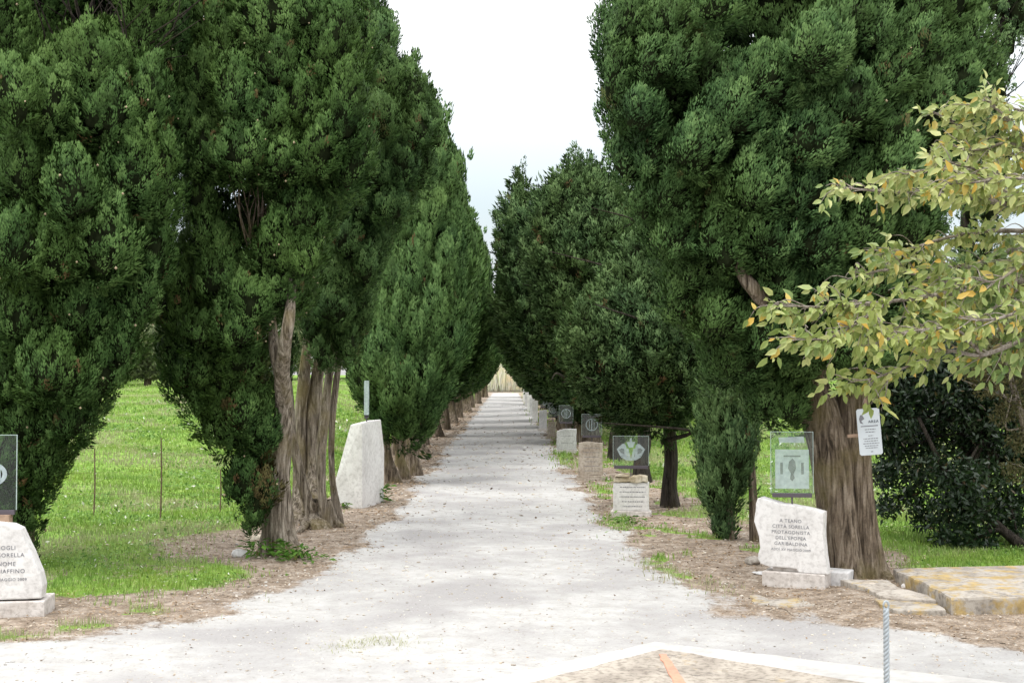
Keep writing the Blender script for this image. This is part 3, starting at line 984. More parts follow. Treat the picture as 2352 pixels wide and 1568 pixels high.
# ---- the huge cypress at the right
Y = 10.2
R1p = profile_px([(-460, 1700, 2000), (-300, 1560, 2130), (-130, 1440, 2230), (0, 1410, 2260), (100, 1372, 2270), (200, 1366, 2260), (300, 1388, 2250), (400, 1405, 2230), (450, 1440, 2210), (500, 1470, 2190), (600, 1508, 2150),
                  (700, 1526, 2130), (760, 1570, 2110), (830, 1640, 2080), (900, 1715, 2060), (970, 1785, 2010)], Y)
R1f = [(1450, 60, 55, 80), (1415, 180, 45, 110), (1540, 50, 70, 60), (1560, 140, 62, 52), (1470, 260, 60, 60), (1500, 150, 45, 55), (1640, 15, 60, 40), (1800, 70, 90, 75),
       (1750, 190, 100, 60), (1870, 110, 90, 75), (1950, 40, 70, 60), (2010, 80, 55, 55), (2050, 170, 60, 70), (2110, 110, 40, 80), (2130, 240, 55, 70), (2215, 110, 42, 95), (2205, 190, 55, 60), (2275, 165, 24, 45),
       (1950, 240, 90, 75), (2040, 300, 75, 70), (1680, 260, 95, 65), (1860, 320, 95, 75), (1770, 330, 80, 60), (1600, 340, 85, 65), (1510, 360, 65, 65), (1440, 380, 45, 60), (1740, 430, 90, 60), (1660, 430, 75, 60),
       (1960, 400, 85, 75), (2060, 400, 75, 70), (1550, 450, 75, 60), (1840, 440, 80, 55), (1480, 470, 40, 50), (1660, 530, 90, 70), (1770, 540, 85, 65), (1880, 550, 90, 75), (1980, 530, 75, 70), (2080, 530, 75, 70),
       (1560, 540, 60, 60), (1600, 630, 70, 65), (1670, 590, 40, 40), (1765, 610, 45, 45), (1800, 650, 70, 60), (1890, 670, 80, 65), (1990, 660, 80, 70), (2080, 650, 60, 70), (1570, 700, 50, 60), (1650, 730, 75, 60), (1770, 760, 85, 65), (1880, 780, 80, 60),
       (1980, 790, 75, 70), (2060, 780, 55, 60), (1700, 820, 75, 55), (1800, 850, 75, 55), (1890, 870, 60, 40), (1770, 910, 60, 50), (1820, 940, 40, 30), (2010, 880, 60, 60)]
lob = px_lobes(R1f, R1p, Y, .8, 1.25, 7, bias=(.18, 0, 0)) + auto_lobes(R1p, Y, (.12, .26), 9, .5, .75, pack=1.5, tries=700, heart=.55)
# the dark open hollow near the top left where a limb shows
g0, g1 = at(1600, 210, Y), at(1740, 40, Y)
lob = [q for q in lob if not (g0[0] < q[0] < g1[0] and g0[2] < q[2] < g1[2] + .3 and q[1] < Y + .25)]
lob = clear(lob, [(1845, 2000, 895, 1340, Y + .1)])
b5 = flat(1963, 1326)
r1 = tree('cypress', b5, 'huge spreading cypress on a thick bare trunk, right of the path behind the inscribed stone', 'cypress', GRR)
child('crown', crown_mesh('crown', lob, M['cypress_blue'], 15, gap=.056, k=36, fl=.10, fr=.042, sl_=.031, sw=.0110, bias=(.40, 0, 0), wild=.22, up=.7, view=EYE, dryp=.005, patches=6, cones=60), r1)
yb = b5[1]
stems = [px_tube([(1938, 1345, 62, yb), (1940, 1300, 50, yb), (1930, 1220, 44, yb), (1918, 1120, 42, yb), (1904, 1030, 43, yb), (1884, 950, 44, yb), (1862, 880, 38, yb), (1855, 800, 30, yb + .05), (1840, 560, 24, yb + .1), (1800, 200, 14, yb + .1)], 40, 110, .11, 31, .3),
         px_tube([(1992, 1345, 58, yb + .05), (1988, 1300, 47, yb + .05), (1976, 1200, 40, yb + .05), (1966, 1080, 38, yb + .04), (1960, 960, 40, yb + .03), (1966, 880, 34, yb + .02), (2000, 760, 20, yb), (2040, 560, 14, yb)], 36, 90, .11, 32, .25),
         px_tube([(1950, 1345, 40, yb - .12), (1952, 1290, 28, yb - .1), (1946, 1180, 20, yb - .09), (1938, 1060, 17, yb - .06), (1934, 960, 14, yb)], 20, 50, .12, 36, .3),
         px_tube([(1900, 1250, 22, yb), (1885, 1310, 20, yb - .05), (1868, 1340, 12, flat(1868, 1340)[1])], 12, 18, .12, 37, .3),
         px_tube([(2000, 1260, 24, yb), (2022, 1312, 20, yb), (2046, 1336, 11, flat(2046, 1336)[1])], 12, 18, .12, 38, .3),
         px_tube([(1880, 860, 34, yb - .1), (1790, 740, 22, yb - .5), (1735, 670, 17, yb - .75), (1695, 600, 13, yb - .7), (1660, 420, 9, yb - .4)], 18, 40, .12, 33, .3),
         px_tube([(1790, 500, 22, yb), (1700, 240, 20, yb - .1), (1655, 150, 17, yb - .15), (1622, 60, 13, yb - .1), (1590, -60, 9, yb)], 18, 40, .14, 34, .3),
         px_tube([(2020, 700, 18, yb + .2), (2120, 330, 13, yb + .3), (2150, 180, 10, yb + .3), (2170, 60, 7, yb + .2)], 14, 30, .12, 35, .3)]
child('trunk', tubes_mesh('trunk', stems, M['bark']), r1)

# ---- a second tree whose ragged top leans into the frame at the top right
Y = 12.8
R1b = profile_px([(-80, 2240, 2420), (0, 2250, 2400), (60, 2270, 2370), (110, 2270, 2340), (200, 2240, 2320), (300, 2230, 2330), (460, 2200, 2330), (600, 2180, 2280), (760, 2170, 2290)], Y)
lob = auto_lobes(R1b, Y, (.07, .15), 41, .9, .6, pack=1.5, tries=380)
lob = [q for q in lob if q[6] < .17]
b = np.array([at(2230, 0, Y)[0], Y, 0]); b[2] = gz(b[0], b[1])
t = tree('cypress', b, 'ragged thin-crowned cypress behind the huge one, its dark tip in the top right corner', 'cypress', GRR)
child('crown', crown_mesh('crown', lob, M['conifer'], 42, gap=.09, core=.5, loose=.4, view=EYE), t)
tw = [px_tube([(2230, 1200, 26, Y), (2225, 900, 20, Y), (2220, 500, 13, Y), (2260, 200, 9, Y), (2330, -40, 6, Y)], 14, 50, .12, 43, .3)]
for i in range(8):
    tw += twig_fan(at(rr_.uniform(2180, 2330), rr_.uniform(-20, 240), Y), (.7, 0, .7), 4, .6, .008, 300 + i, .4)
child('trunk', tubes_mesh('trunk', tw, M['bark_dark']), t)

# ---- the young feathery cypress under the huge one
Y = 12.6
R2p = profile_px([(780, 1640, 1700), (850, 1618, 1730), (950, 1604, 1742), (1050, 1602, 1738), (1130, 1610, 1700), (1190, 1640, 1680), (1235, 1660, 1685)], Y)
lob = auto_lobes(R2p, Y, (.07, .16), 51, .9, .5, stretch=2.4, lean=.15, pack=1.15, tries=1300)
b = flat(1728, 1240)
t = tree('cypress', b, 'slim young cypress of feathery upright foliage between the huge trunk and the path', 'cypress', GRR)
child('crown', crown_mesh('crown', lob, M['conifer'], 52, gap=.055, fl=.15, fr=.028, sl_=.04, sw=.010, up=1.5, core=.6, view=EYE, loose=.3, k=40, wild=.2), t)
child('trunk', tubes_mesh('trunk', [px_tube([(1733, 1248, 12, b[1]), (1728, 1100, 9, b[1]), (1715, 950, 7, b[1]), (1690, 800, 5, b[1])], 12, 30, .1, 53, .2),
                                    px_tube([(1680, 1245, 8, b[1]), (1672, 1100, 6, b[1]), (1668, 900, 4, b[1])], 10, 20, .1, 54, .2)], M['bark']), t)

# ---- loose conifers on the right
def loose_conifer(Y, prof_rows, base_uv, seed, label, w=(.10, .24), gap=.068, mat='conifer', trunk_r=17, big=1.0, back=False):
    pr = profile_px(prof_rows, Y)
    lob = auto_lobes(pr, Y, w, seed, .85, 1.5, stretch=1.15, lean=1.1, pack=1.18, tries=1700)
    lob = clear(lob, [(1268, 1322, 945, 1100, 99), (1322, 1400, 968, 1100, 99)])
    b = flat(*base_uv)
    t = tree('conifer', b, label, 'conifer', GRR)
    child('crown', crown_mesh('crown', lob, M[mat], seed + 1, gap=gap, fl=.13 * big, fr=.045 * big, sl_=.050 * big, sw=.015 * big, up=.5, core=.55, loose=.3, k=26, wild=.34, view=EYE, taper=.15, bias=(-.1, -.1, 0), dryp=.012), t)
    u0, v0 = base_uv
    top = prof_rows[0]
    uc = (top[1] + top[2]) / 2
    tb = [px_tube([(u0, v0 + 8, trunk_r * 1.5, b[1]), (u0 - 3, v0 - 50, trunk_r, b[1]), (u0, v0 - 130, trunk_r * .9, b[1]), (u0 + (uc - u0) * .4, v0 - 330, trunk_r * .6, (b[1] + Y) / 2), (uc, top[0] + 40, trunk_r * .25, Y)], 18, 50, .14, seed, .4)]
    r = np.random.default_rng(seed)
    for i in range(9):
        v = r.uniform(top[0] + 120, v0 - 150); c = at((uc + u0) / 2, v, Y)
        tb.append(tube_np([c, c + [r.normal(0, .45), -r.uniform(.2, .8), .15], c + [r.normal(0, .8), -r.uniform(.5, 1.1), r.uniform(-.1, .5)]], [.03, .018, .006], 8, 14, .1, i))
    child('trunk', tubes_mesh('trunk', tb, M['bark_dark']), t)
    return t


loose_conifer(15.3, [(555, 1440, 1560), (620, 1400, 1580), (690, 1370, 1620), (750, 1300, 1640), (820, 1288, 1640), (875, 1318, 1630), (918, 1372, 1620), (955, 1455, 1600)], (1540, 1166), 61,
              'dark conifer with a low drooping skirt, standing behind the crown-etched glass')
loose_conifer(19.5, [(400, 1295, 1340), (430, 1265, 1395), (475, 1228, 1420), (530, 1205, 1440), (620, 1215, 1450), (720, 1245, 1440), (790, 1285, 1440), (850, 1322, 1430), (900, 1372, 1420)], (1475, 1108), 71,
              'tall loose conifer with a broad ragged top, behind the drooping one', w=(.12, .28), gap=.08, big=1.15)
loose_conifer(24.5, [(425, 1178, 1212), (460, 1170, 1230), (505, 1145, 1262), (570, 1140, 1290), (680, 1150, 1320), (770, 1185, 1330), (830, 1230, 1335), (880, 1290, 1340)], (1420, 1058), 81,
              'conifer with a thin sprig standing up at its top, left of the broad ragged one', w=(.14, .30), gap=.095, big=1.35)

# ---- the two far rows: copies of a few crowns
def generic(kind, seed):
    if kind == 'left':
        pr = np.array([(1.05, 0, .3), (1.5, 0, .75), (2.2, 0, 1.08), (3.2, 0, 1.1), (4.2, 0, .85), (4.9, 0, .5), (5.3, 0, .12)])
        lob = auto_lobes(pr, 0, (.16, .38), seed, 1, 2, stretch=1.8, lean=.4, pack=1.2, tries=1300)
        cm = crown_mesh('crown', lob, M['cypress_blue'], seed, gap=.10, fl=.2, fr=.06, sl_=.09, sw=.034, up=1.1, k=20)
    else:
        pr = np.array([(.85, 0, .55), (1.5, 0, 1.0), (2.4, 0, 1.6), (3.3, 0, 1.6), (4.2, 0, 1.25), (4.9, 0, .75), (5.5, 0, .15)])
        lob = auto_lobes(pr, 0, (.18, .40), seed, 1, 2.5, stretch=1.15, lean=1.0, pack=1.1, tries=1500)
        cm = crown_mesh('crown', lob, M['conifer'], seed, gap=.105, fl=.18, fr=.065, sl_=.09, sw=.034, up=.5, core=.58, loose=.25, k=20, wild=.3, taper=.15)
    r = np.random.default_rng(seed)
    tb = [tube_np([[r.normal(0, .1), 0, -.15], [0, 0, .5], [r.normal(0, .1), 0, 1.6], [0, 0, 4.5]], [.20, .11, .09, .03], 16, 26, .18, seed, .4)]
    tb.append(tube_np([[.25, .1, -.15], [.18, .1, .6], [.3, .1, 1.6]], [.13, .09, .06], 12, 16, .18, seed + 1, .4))
    tm = tubes_mesh('trunk', tb, M['bark'])
    return cm, tm


protoL = [generic('left', 91), generic('left', 92)]
protoR = [generic('right', 95), generic('right', 96)]
r = np.random.default_rng(3)
yl = [22.5, 26, 29.5, 33.5, 38, 43, 49, 56, 64, 73, 84, 95]
yr = [30, 34, 39, 45, 52, 60, 70, 81, 93]
for ys_, protos, side in ((yl, protoL, -1), (yr, protoR, 1)):
    for i, y in enumerate(ys_):
        x = (xc(y) - 1.75 if side < 0 else xc(y) + 2.05) + r.normal(0, .07)
        x += -side * (y - 30) * .0032
        cm, tm = protos[i % 2]
        s = r.uniform(.93, 1.07)
        nm = 'cypress' if side < 0 else 'conifer'
        if side < 0:
            lab = 'cypress far down the left row, its dark crown merging with its neighbours' if y > 35 else ['first', 'second', 'third', 'fourth'][i] + ' cypress beyond the smooth one behind the white slab'
        else:
            lab = 'conifer far down the right row, its crown overhanging the narrow path' if y > 40 else ['first', 'second', 'third'][i] + ' conifer beyond the sprig-topped one, on the right'
        o = empty(nm, (x, y, float(gz(x, y))), lab, nm, 'far ' + (GL if side < 0 else GRR), r.uniform(0, 6))
        o.scale = (s, s, s * r.uniform(.95, 1.05))
        o.scale = (s * 1.15, s * 1.15, s * 1.2) if side < 0 else (s * 1.33, s * 1.33, s * 1.14)
        link('crown', cm, o); link('trunk', tm, o)

# ------------------------------------------------------------------ grey-green tree far across the left field
def blob_tree(name, base, h, rad, mat, seed, label, cat, size=.16, cnt=9000, trunk=.18, zlo=.25):
    r = np.random.default_rng(seed)
    k = 34
    th = r.uniform(0, 6.28, k); zz = r.uniform(zlo, .95, k); rr_ = rad * np.sqrt(r.random(k)) * np.sqrt(np.clip(1 - ((zz - .55) / .5) ** 2, .1, 1))
    C = np.stack([rr_ * np.cos(th), rr_ * np.sin(th), zz * h], 1)
    wch = r.integers(0, k, cnt)
    p = C[wch] + rand_dirs(cnt, r) * (rad * .42 * r.random(cnt) ** .4)[:, None] * np.array([1, 1, .7])
    p = p[p[:, 2] > .1 * h]
    d = norm(r.normal(size=p.shape) + [0, 0, .2]); sd_ = norm(np.cross(d, r.normal(size=p.shape)))
    V = leaf_quads(p, d, sd_, size * r.uniform(.6, 1.3, len(p)), size * .4 * r.uniform(.6, 1.3, len(p)))
    ti = np.repeat(np.clip(r.normal(.5, .2, len(p)), 0, 1), 4)
    me = mesh_np('crown', V, np.arange(len(V)).reshape(-1, 4), mat, {'tint': ti, 'dry': ti * 0})
    t = empty(name, base, label, cat)
    link('crown', me, t)
    tb = [tube_np([[0, 0, -.2], [.1, 0, h * .3], [0, .1, h * .7]], [trunk, trunk * .8, trunk * .3], 12, 20, .15, seed)]
    for i in range(6):
        a = r.uniform(0, 6.28)
        tb.append(tube_np([[.05, 0, h * .25], [math.cos(a) * rad * .4, math.sin(a) * rad * .4, h * .5], [math.cos(a) * rad * .75, math.sin(a) * rad * .75, h * .75]], [trunk * .5, trunk * .3, trunk * .1], 8, 12, .1, i))
    link('trunk', tubes_mesh('trunk', tb, M['bark']), t)
    return t


def on(x, y, dz=0):
    return (x, y, float(gz(x, y)) + dz)


bx = at(338, 880, 62)[0]
blob_tree('olive_tree', on(bx, 62), 3.9, 2.3, M['olive'], 201, 'grey-green rounded tree far across the field, seen in the gap between two cypresses', 'tree', .22, 26000, zlo=.04)
blob_tree('olive_tree', on(bx - 5.5, 70), 3.6, 2.4, M['olive'], 202, 'second grey-green tree across the left field, mostly behind the leftmost cypress', 'tree', .24, 12000)
for k_, (u_, y_, h_, w_, lab_) in enumerate(((690, 74, 5.2, 3.2, 'hazy green tree beyond the left field, behind the many-stemmed cypress'), (800, 80, 5.6, 3.6, 'hazy green tree beyond the left field, between the stems and the tall slab'),
                                         (430, 86, 5.0, 3.4, 'hazy green tree far beyond the left field, behind the forked cypress crown'), (240, 90, 5.0, 3.6, 'hazy green tree far beyond the left field, behind the leftmost cypress'))):
    blob_tree('field_tree', on(at(u_, 860, y_)[0], y_), h_, w_, M['olive'], 240 + k_, lab_, 'tree', .28, 12000, zlo=.12)
for k_, (u_, y_, h_, w_, lab_) in enumerate(((2060, 46, 4.6, 2.8, 'pale green shrub beyond the right field, just right of the huge trunk'), (2230, 50, 5.0, 3.0, 'pale green shrub beyond the right field, seen through the dark evergreen'),
                                         (1610, 44, 3.4, 2.2, 'pale green shrub beyond the right field, left of the slim young cypress'), (2390, 52, 5.0, 3.0, 'pale green shrub beyond the right field, at the right edge'))):
    blob_tree('field_shrub', on(at(u_, 860, y_)[0], y_), h_, w_, M['olive'], 250 + k_, lab_, 'shrub', .22, 11000, zlo=.1)
x = at(2180, 1000, 40)[0]
blob_tree('field_shrub', on(6.8, 38), 2.6, 1.9, M['olive'], 203, 'pale shrub at the far side of the right field, glimpsed through leaves', 'shrub', .2, 9000)

# ------------------------------------------------------------------ dark broad-leaved evergreen at the right
def leaf_tree_cluster(clusters, per, size, seed, hang=.35, wratio=.38):
    """clusters rows (u, v, r_px, Y)"""
    r = np.random.default_rng(seed)
    Ps, Ts = [], []
    for (u, v, rp, Y) in clusters:
        c = at(u, v, Y); rad = rp / FPX * Y
        k = int(per * rad * rad)
        q = rand_dirs(k, r) * (rad * r.random(k) ** .45)[:, None]
        Ps.append(c + q); Ts.append(np.full(k, r.normal(.45, .08)))
    p = np.vstack(Ps); ti = np.concatenate(Ts)
    d = norm(r.normal(size=p.shape) + [0, 0, -hang]); sd_ = norm(np.cross(d, r.normal(size=p.shape)))
    V = leaf_quads(p, d, sd_, size * r.uniform(.6, 1.3, len(p)), size * wratio * r.uniform(.7, 1.2, len(p)))
    ti = np.repeat(np.clip(ti + r.normal(0, .16, len(p)), 0, 1), 4)
    dry = np.repeat((r.random(len(p)) < .015) * .6, 4)
    return V, np.arange(len(V)).reshape(-1, 4), {'tint': ti, 'dry': dry}


Y = 12.6
cl_ = [(2300, 1180, 50, Y - .3), (2345, 1205, 40, Y - .3), (2120, 1180, 40, Y - .2), (2035, 1010, 42, Y + .2), (2022, 940, 48, Y + .2), (2040, 1080, 36, Y + .1), (2010, 880, 50, Y + .3), (2015, 940, 45, Y + .3), (2060, 920, 60, Y + .3), (2120, 850, 70, Y), (2240, 1030, 60, Y + .4), (2110, 1010, 50, Y + .5), (2080, 860, 80, Y), (2150, 900, 80, Y), (2070, 960, 55, Y), (2140, 990, 70, Y + .3), (2230, 960, 80, Y), (2290, 1010, 80, Y), (2060, 1040, 30, Y + .2), (2030, 1090, 34, Y), (2100, 1075, 42, Y + .3), (2040, 1160, 34, Y),
       (2090, 1130, 40, Y), (2160, 1080, 60, Y - .3), (2210, 1110, 65, Y - .5), (2270, 1110, 60, Y - .3), (2180, 1160, 50, Y - .5), (2240, 1180, 50, Y - .6), (2170, 1220, 36, Y - .6), (2220, 1240, 42, Y - .6), (2150, 1270, 22, Y - .6), (2200, 1280, 26, Y - .6),
       (2270, 1240, 24, Y - .6), (2330, 1150, 40, Y), (2340, 1060, 70, Y), (2400, 1000, 90, Y), (2340, 920, 80, Y), (2420, 1150, 60, Y), (2340, 1240, 20, Y - .5), (2325, 1275, 16, Y - .5), (2200, 830, 80, Y), (2280, 880, 80, Y), (2020, 900, 50, Y + .2), (2035, 1000, 40, Y + .4)]
Vv, Ff, At = leaf_tree_cluster(cl_, 12500, .072, 211)
b = flat(2400, 1290); b[2] = gz(b[0], b[1])
t = tree('evergreen_tree', b, 'dark broad-leaved evergreen tree with low hanging twigs, right of the huge trunk', 'tree')
child('crown', mesh_np('crown', Vv, Ff, M['evergreen'], At), t)
tb = [px_tube([(2420, 1330, 20, Y - .7), (2352, 1258, 15, Y - .6), (2300, 1215, 11, Y - .5), (2230, 1150, 8, Y - .5), (2170, 1080, 6, Y - .4), (2110, 960, 4, Y - .2)], 12, 36, .12, 212),
      px_tube([(2400, 1310, 22, Y - .3), (2390, 1150, 16, Y - .2), (2340, 1000, 11, Y), (2260, 900, 8, Y), (2150, 820, 5, Y)], 12, 36, .12, 213),
      px_tube([(2300, 1215, 7, Y - .5), (2260, 1225, 5, Y - .6), (2200, 1270, 3, Y - .6)], 8, 14, .1, 214)]
for (u, v, rp, yy) in cl_[::2]:
    tb.append(px_tube([(2270, 1000, 5, Y), ((2270 + u) / 2, (1000 + v) / 2 - 20, 3.5, (Y + yy) / 2), (u, v, 2, yy)], 6, 12, .1, 9))
child('trunk', tubes_mesh('trunk', tb, M['bark_dark']), t)

Y = 11.4
cl_ = [(2240, 830, 50, Y), (2300, 820, 60, Y), (2360, 850, 60, Y), (2270, 880, 40, Y), (2340, 920, 50, Y), (2300, 950, 30, Y), (2350, 1010, 40, Y), (2330, 1080, 30, Y), (2400, 980, 60, Y), (2400, 1100, 50, Y), (2360, 780, 50, Y)]
Vv, Ff, At = leaf_tree_cluster(cl_, 17000, .045, 221)
b = flat(2450, 1310); b[2] = gz(b[0], b[1])
t = tree('brown_shrub', b, 'thin brownish shrub at the right edge, in front of the dark evergreen', 'shrub')
child('foliage', mesh_np('foliage', Vv, Ff, M['brown_leaf'], At), t)
tb = [px_tube([(2450, 1330, 14, Y), (2400, 1150, 10, Y), (2330, 900, 7, Y), (2300, 800, 4, Y)], 10, 30, .1, 222)]
for (u, v, rp, yy) in cl_:
    for q in range(1):
        tb.append(px_tube([(2360, 980, 3, Y), ((2360 + u) / 2 + rr_.normal(0, 20), (980 + v) / 2 + rr_.normal(0, 20), 2.5, Y), (u + rr_.normal(0, rp * .6), v + rr_.normal(0, rp * .6), 1.2, yy + rr_.normal(0, .2))], 5, 10, 0, 9))
child('stem', tubes_mesh('stem', tb, M['twig']), t)

# ------------------------------------------------------------------ yellowing tree reaching in from the right
def yellow_tree():
    r = np.random.default_rng(301)
    Y = 6.2
    base = np.array([at(2720, 0, 6.0)[0], 6.0, 0.]); base[2] = gz(base[0], base[1])
    t = empty('yellowing_tree', base, 'tree of yellow-green oval leaves reaching in from the right edge', 'tree')
    main = [
        [(2700, 500, 24, 6.0), (2520, 470, 13, 6.0), (2352, 466, 7, 6.1), (2300, 467, 6, 6.1), (2184, 447, 4.5, 6.2), (2043, 440, 3.2, 6.2), (1965, 434, 2.4, 6.2), (1922, 427, 1.4, 6.2)],
        [(2560, 480, 12, 6.0), (2430, 420, 7, 6.3), (2330, 360, 5, 6.4), (2240, 310, 3.4, 6.4), (2150, 262, 1.6, 6.4)],
        [(2430, 420, 7, 6.3), (2360, 320, 4, 6.2), (2300, 260, 2.6, 6.2), (2270, 232, 1.4, 6.2)],
        [(2340, 468, 5, 6.1), (2260, 400, 3.5, 6.0), (2190, 380, 2.5, 6.0), (2080, 400, 1.5, 6.0)],
        [(2720, 640, 26, 6.0), (2540, 600, 14, 6.2), (2400, 540, 7, 6.4), (2290, 530, 5, 6.5), (2180, 545, 3.6, 6.5), (2070, 575, 2.4, 6.5), (1985, 574, 1.3, 6.5)],
        [(2740, 760, 28, 6.0), (2520, 680, 16, 6.0), (2352, 648, 8, 6.0), (2240, 668, 7, 6.0), (2150, 678, 5.5, 5.9), (2043, 692, 4, 5.9), (1930, 702, 3, 5.8), (1850, 704, 2.2, 5.8), (1775, 699, 1.2, 5.8)],
        [(2240, 668, 6, 6.0), (2140, 640, 4, 6.2), (2040, 620, 3, 6.3), (1950, 640, 1.5, 6.3)],
        [(2043, 692, 4, 5.9), (1980, 735, 3, 5.7), (1905, 775, 2.4, 5.6), (1825, 780, 1.3, 5.6)],
        [(2740, 780, 24, 6.0), (2520, 740, 13, 5.8), (2400, 745, 7, 5.8), (2352, 778, 6, 5.8), (2254, 815, 5, 5.8), (2184, 806, 4, 5.8), (2120, 828, 3.4, 5.8), (2015, 866, 2.2, 5.8), (1955, 876, 1.2, 5.8)],
        [(2254, 812, 4.5, 5.8), (2200, 760, 3.4, 5.7), (2100, 760, 2.5, 5.7), (2010, 790, 1.4, 5.7)],
        [(2352, 648, 7, 6.0), (2260, 720, 4, 6.2), (2160, 740, 3, 6.2), (2060, 755, 1.5, 6.2)],
        [(2560, 620, 9, 6.4), (2420, 600, 6, 6.5), (2330, 640, 4, 6.5), (2250, 690, 3, 6.4), (2180, 700, 1.4, 6.4)],
        [(2540, 700, 8, 5.9), (2430, 700, 5, 5.8), (2350, 715, 4, 5.7), (2270, 735, 3, 5.7), (2200, 730, 1.4, 5.7)],
        [(2540, 560, 8, 6.2), (2430, 590, 5, 6.0), (2360, 600, 4, 5.9), (2290, 645, 3, 5.8), (2230, 640, 1.4, 5.8)],
        [(2500, 400, 8, 6.1), (2400, 370, 5, 6.2), (2320, 330, 4, 6.2), (2240, 345, 2.6, 6.2), (2170, 330, 1.4, 6.2)],
        [(2480, 330, 8, 6.3), (2400, 280, 5, 6.3), (2330, 250, 3, 6.3), (2220, 240, 1.4, 6.3)],
        [(2480, 480, 8, 5.9), (2390, 420, 5, 5.8), (2310, 410, 4, 5.8), (2230, 420, 2.6, 5.8), (2150, 425, 1.4, 5.8)],
        [(2430, 545, 6, 6.4), (2340, 570, 5, 6.2), (2250, 610, 3.4, 6.2), (2160, 615, 1.5, 6.1)],
    ]
    br = []
    LP, LD = [], []
    for mi_, rows in enumerate(main):
        br.append(px_tube(rows, 8, 40, .05, mi_))
        P = catmull(np.array([at(u, v, y) for u, v, rp, y in rows]), 240)
        tl = np.concatenate([[0], np.cumsum(np.linalg.norm(np.diff(P, axis=0), axis=1))])
        s = tl[-1] * (.30 if rows[0][0] > 2500 else .12)
        while s < tl[-1]:
            i = np.searchsorted(tl, s); i = min(i, 238)
            p = P[i]; d = norm(P[i + 1] - P[i])
            # a side twig
            lnk = r.uniform(.10, .26) * (1 - .35 * s / tl[-1])
            dd = norm(d * .9 + r.normal(0, .55, 3) * [1, 1, .75] + [0, 0, .12])
            q = [p, p + dd * lnk * .55 + r.normal(0, .012, 3), p + dd * lnk + [0, 0, -.03] + r.normal(0, .02, 3)]
            br.append(tube_np(q, [.0035, .0024, .0012], 5, 7))
            k = int(lnk / .020) + 2
            for j in range(k):
                f = (j + 1) / k
                a = q[0] * (1 - f) + q[2] * f + r.normal(0, .008, 3)
                LP.append(a); LD.append(dd * .5 + r.normal(0, .5, 3) + [0, 0, -.75 * r.uniform(.3, 1.2)])
            s += r.uniform(.015, .034)
        for j in range(5):
            LP.append(P[-1] + r.normal(0, .012, 3)); LD.append(norm(P[-1] - P[-8]) * .7 + r.normal(0, .4, 3) + [0, 0, -.6])
    LP = np.array(LP); LD = norm(np.array(LD)); m = len(LP)
    side = norm(np.cross(LD, r.normal(0, .35, (m, 3)) + np.array([0.2, -1, .3])))
    nrm = np.cross(side, LD)
    ln = r.uniform(.032, .072, m); wd = ln * r.uniform(.40, .55, m)
    st = .012
    def pt(a, s, b):
        return LP + LD * (st + ln * a)[:, None] + side * (wd * s)[:, None] + nrm * (ln * b)[:, None]
    fold = r.uniform(.04, .14, m)
    curl = r.uniform(-.14, .06, m)
    V = np.stack([LP, pt(.0, 0, 0), pt(.28, .45, fold), pt(.62, .38, fold + curl * .6), pt(1.0, 0, curl * 1.4), pt(.62, -.38, fold + curl * .6), pt(.28, -.45, fold), pt(.3, 0, 0), pt(.65, 0, curl * .5)], 1).reshape(-1, 3)
    o = np.arange(m)[:, None] * 9
    F4 = np.vstack([o + [1, 2, 3, 8], o + [1, 8, 5, 6]])
    F3 = np.vstack([o + [8, 3, 4], o + [8, 4, 5]])
    base_t = np.clip(r.normal(.48, .26, m) + .28 * sstep(1.9, 2.9, LP[:, 2]) - .18 * sstep(2.0, 2.7, LP[:, 0]) * (LP[:, 2] < 2.2), 0, 1)
    ti = (base_t[:, None] + np.array([0, 0, .08, .1, .12, .1, .08, -.1, -.08])).clip(0, 1).ravel()
    dv = np.where(r.random(m) < .08, r.uniform(.4, 1, m), 0)
    me = mesh_np('leaves', V, [F4, F3], M['yellow_leaf'], {'tint': ti, 'dry': np.repeat(dv, 9)}, smooth=True)
    child('foliage', me, t)
    child('branches', tubes_mesh('branches', br, M['twig']), t)
    top = at(2700, 300, 6.0)
    child('trunk', tubes_mesh('trunk', [tube_np([base + [0, 0, -.1], base + [.05, 0, .8], at(2745, 800, 6.0), at(2715, 560, 6.0), top], [.14, .11, .09, .06, .02], 18, 40, .08, 5)], M['bark']), t)
    print('yellow leaves', m)


yellow_tree()

# ------------------------------------------------------------------ grass, litter, gravel
def cast_sample(cnt, xlo, xhi, ylo, yhi, fn, seed, power=1.0):
    r = np.random.default_rng(seed)
    y = ylo * (yhi / ylo) ** (r.random(cnt) ** power)
    half = np.maximum(np.abs(xlo), np.abs(xhi))
    x = r.uniform(-1, 1, cnt) * (y * .44 + .6)
    k = (x > xlo) & (x < xhi)
    x, y = x[k], y[k]
    k = r.random(len(x)) < fn(x, y)
    return x[k], y[k], r


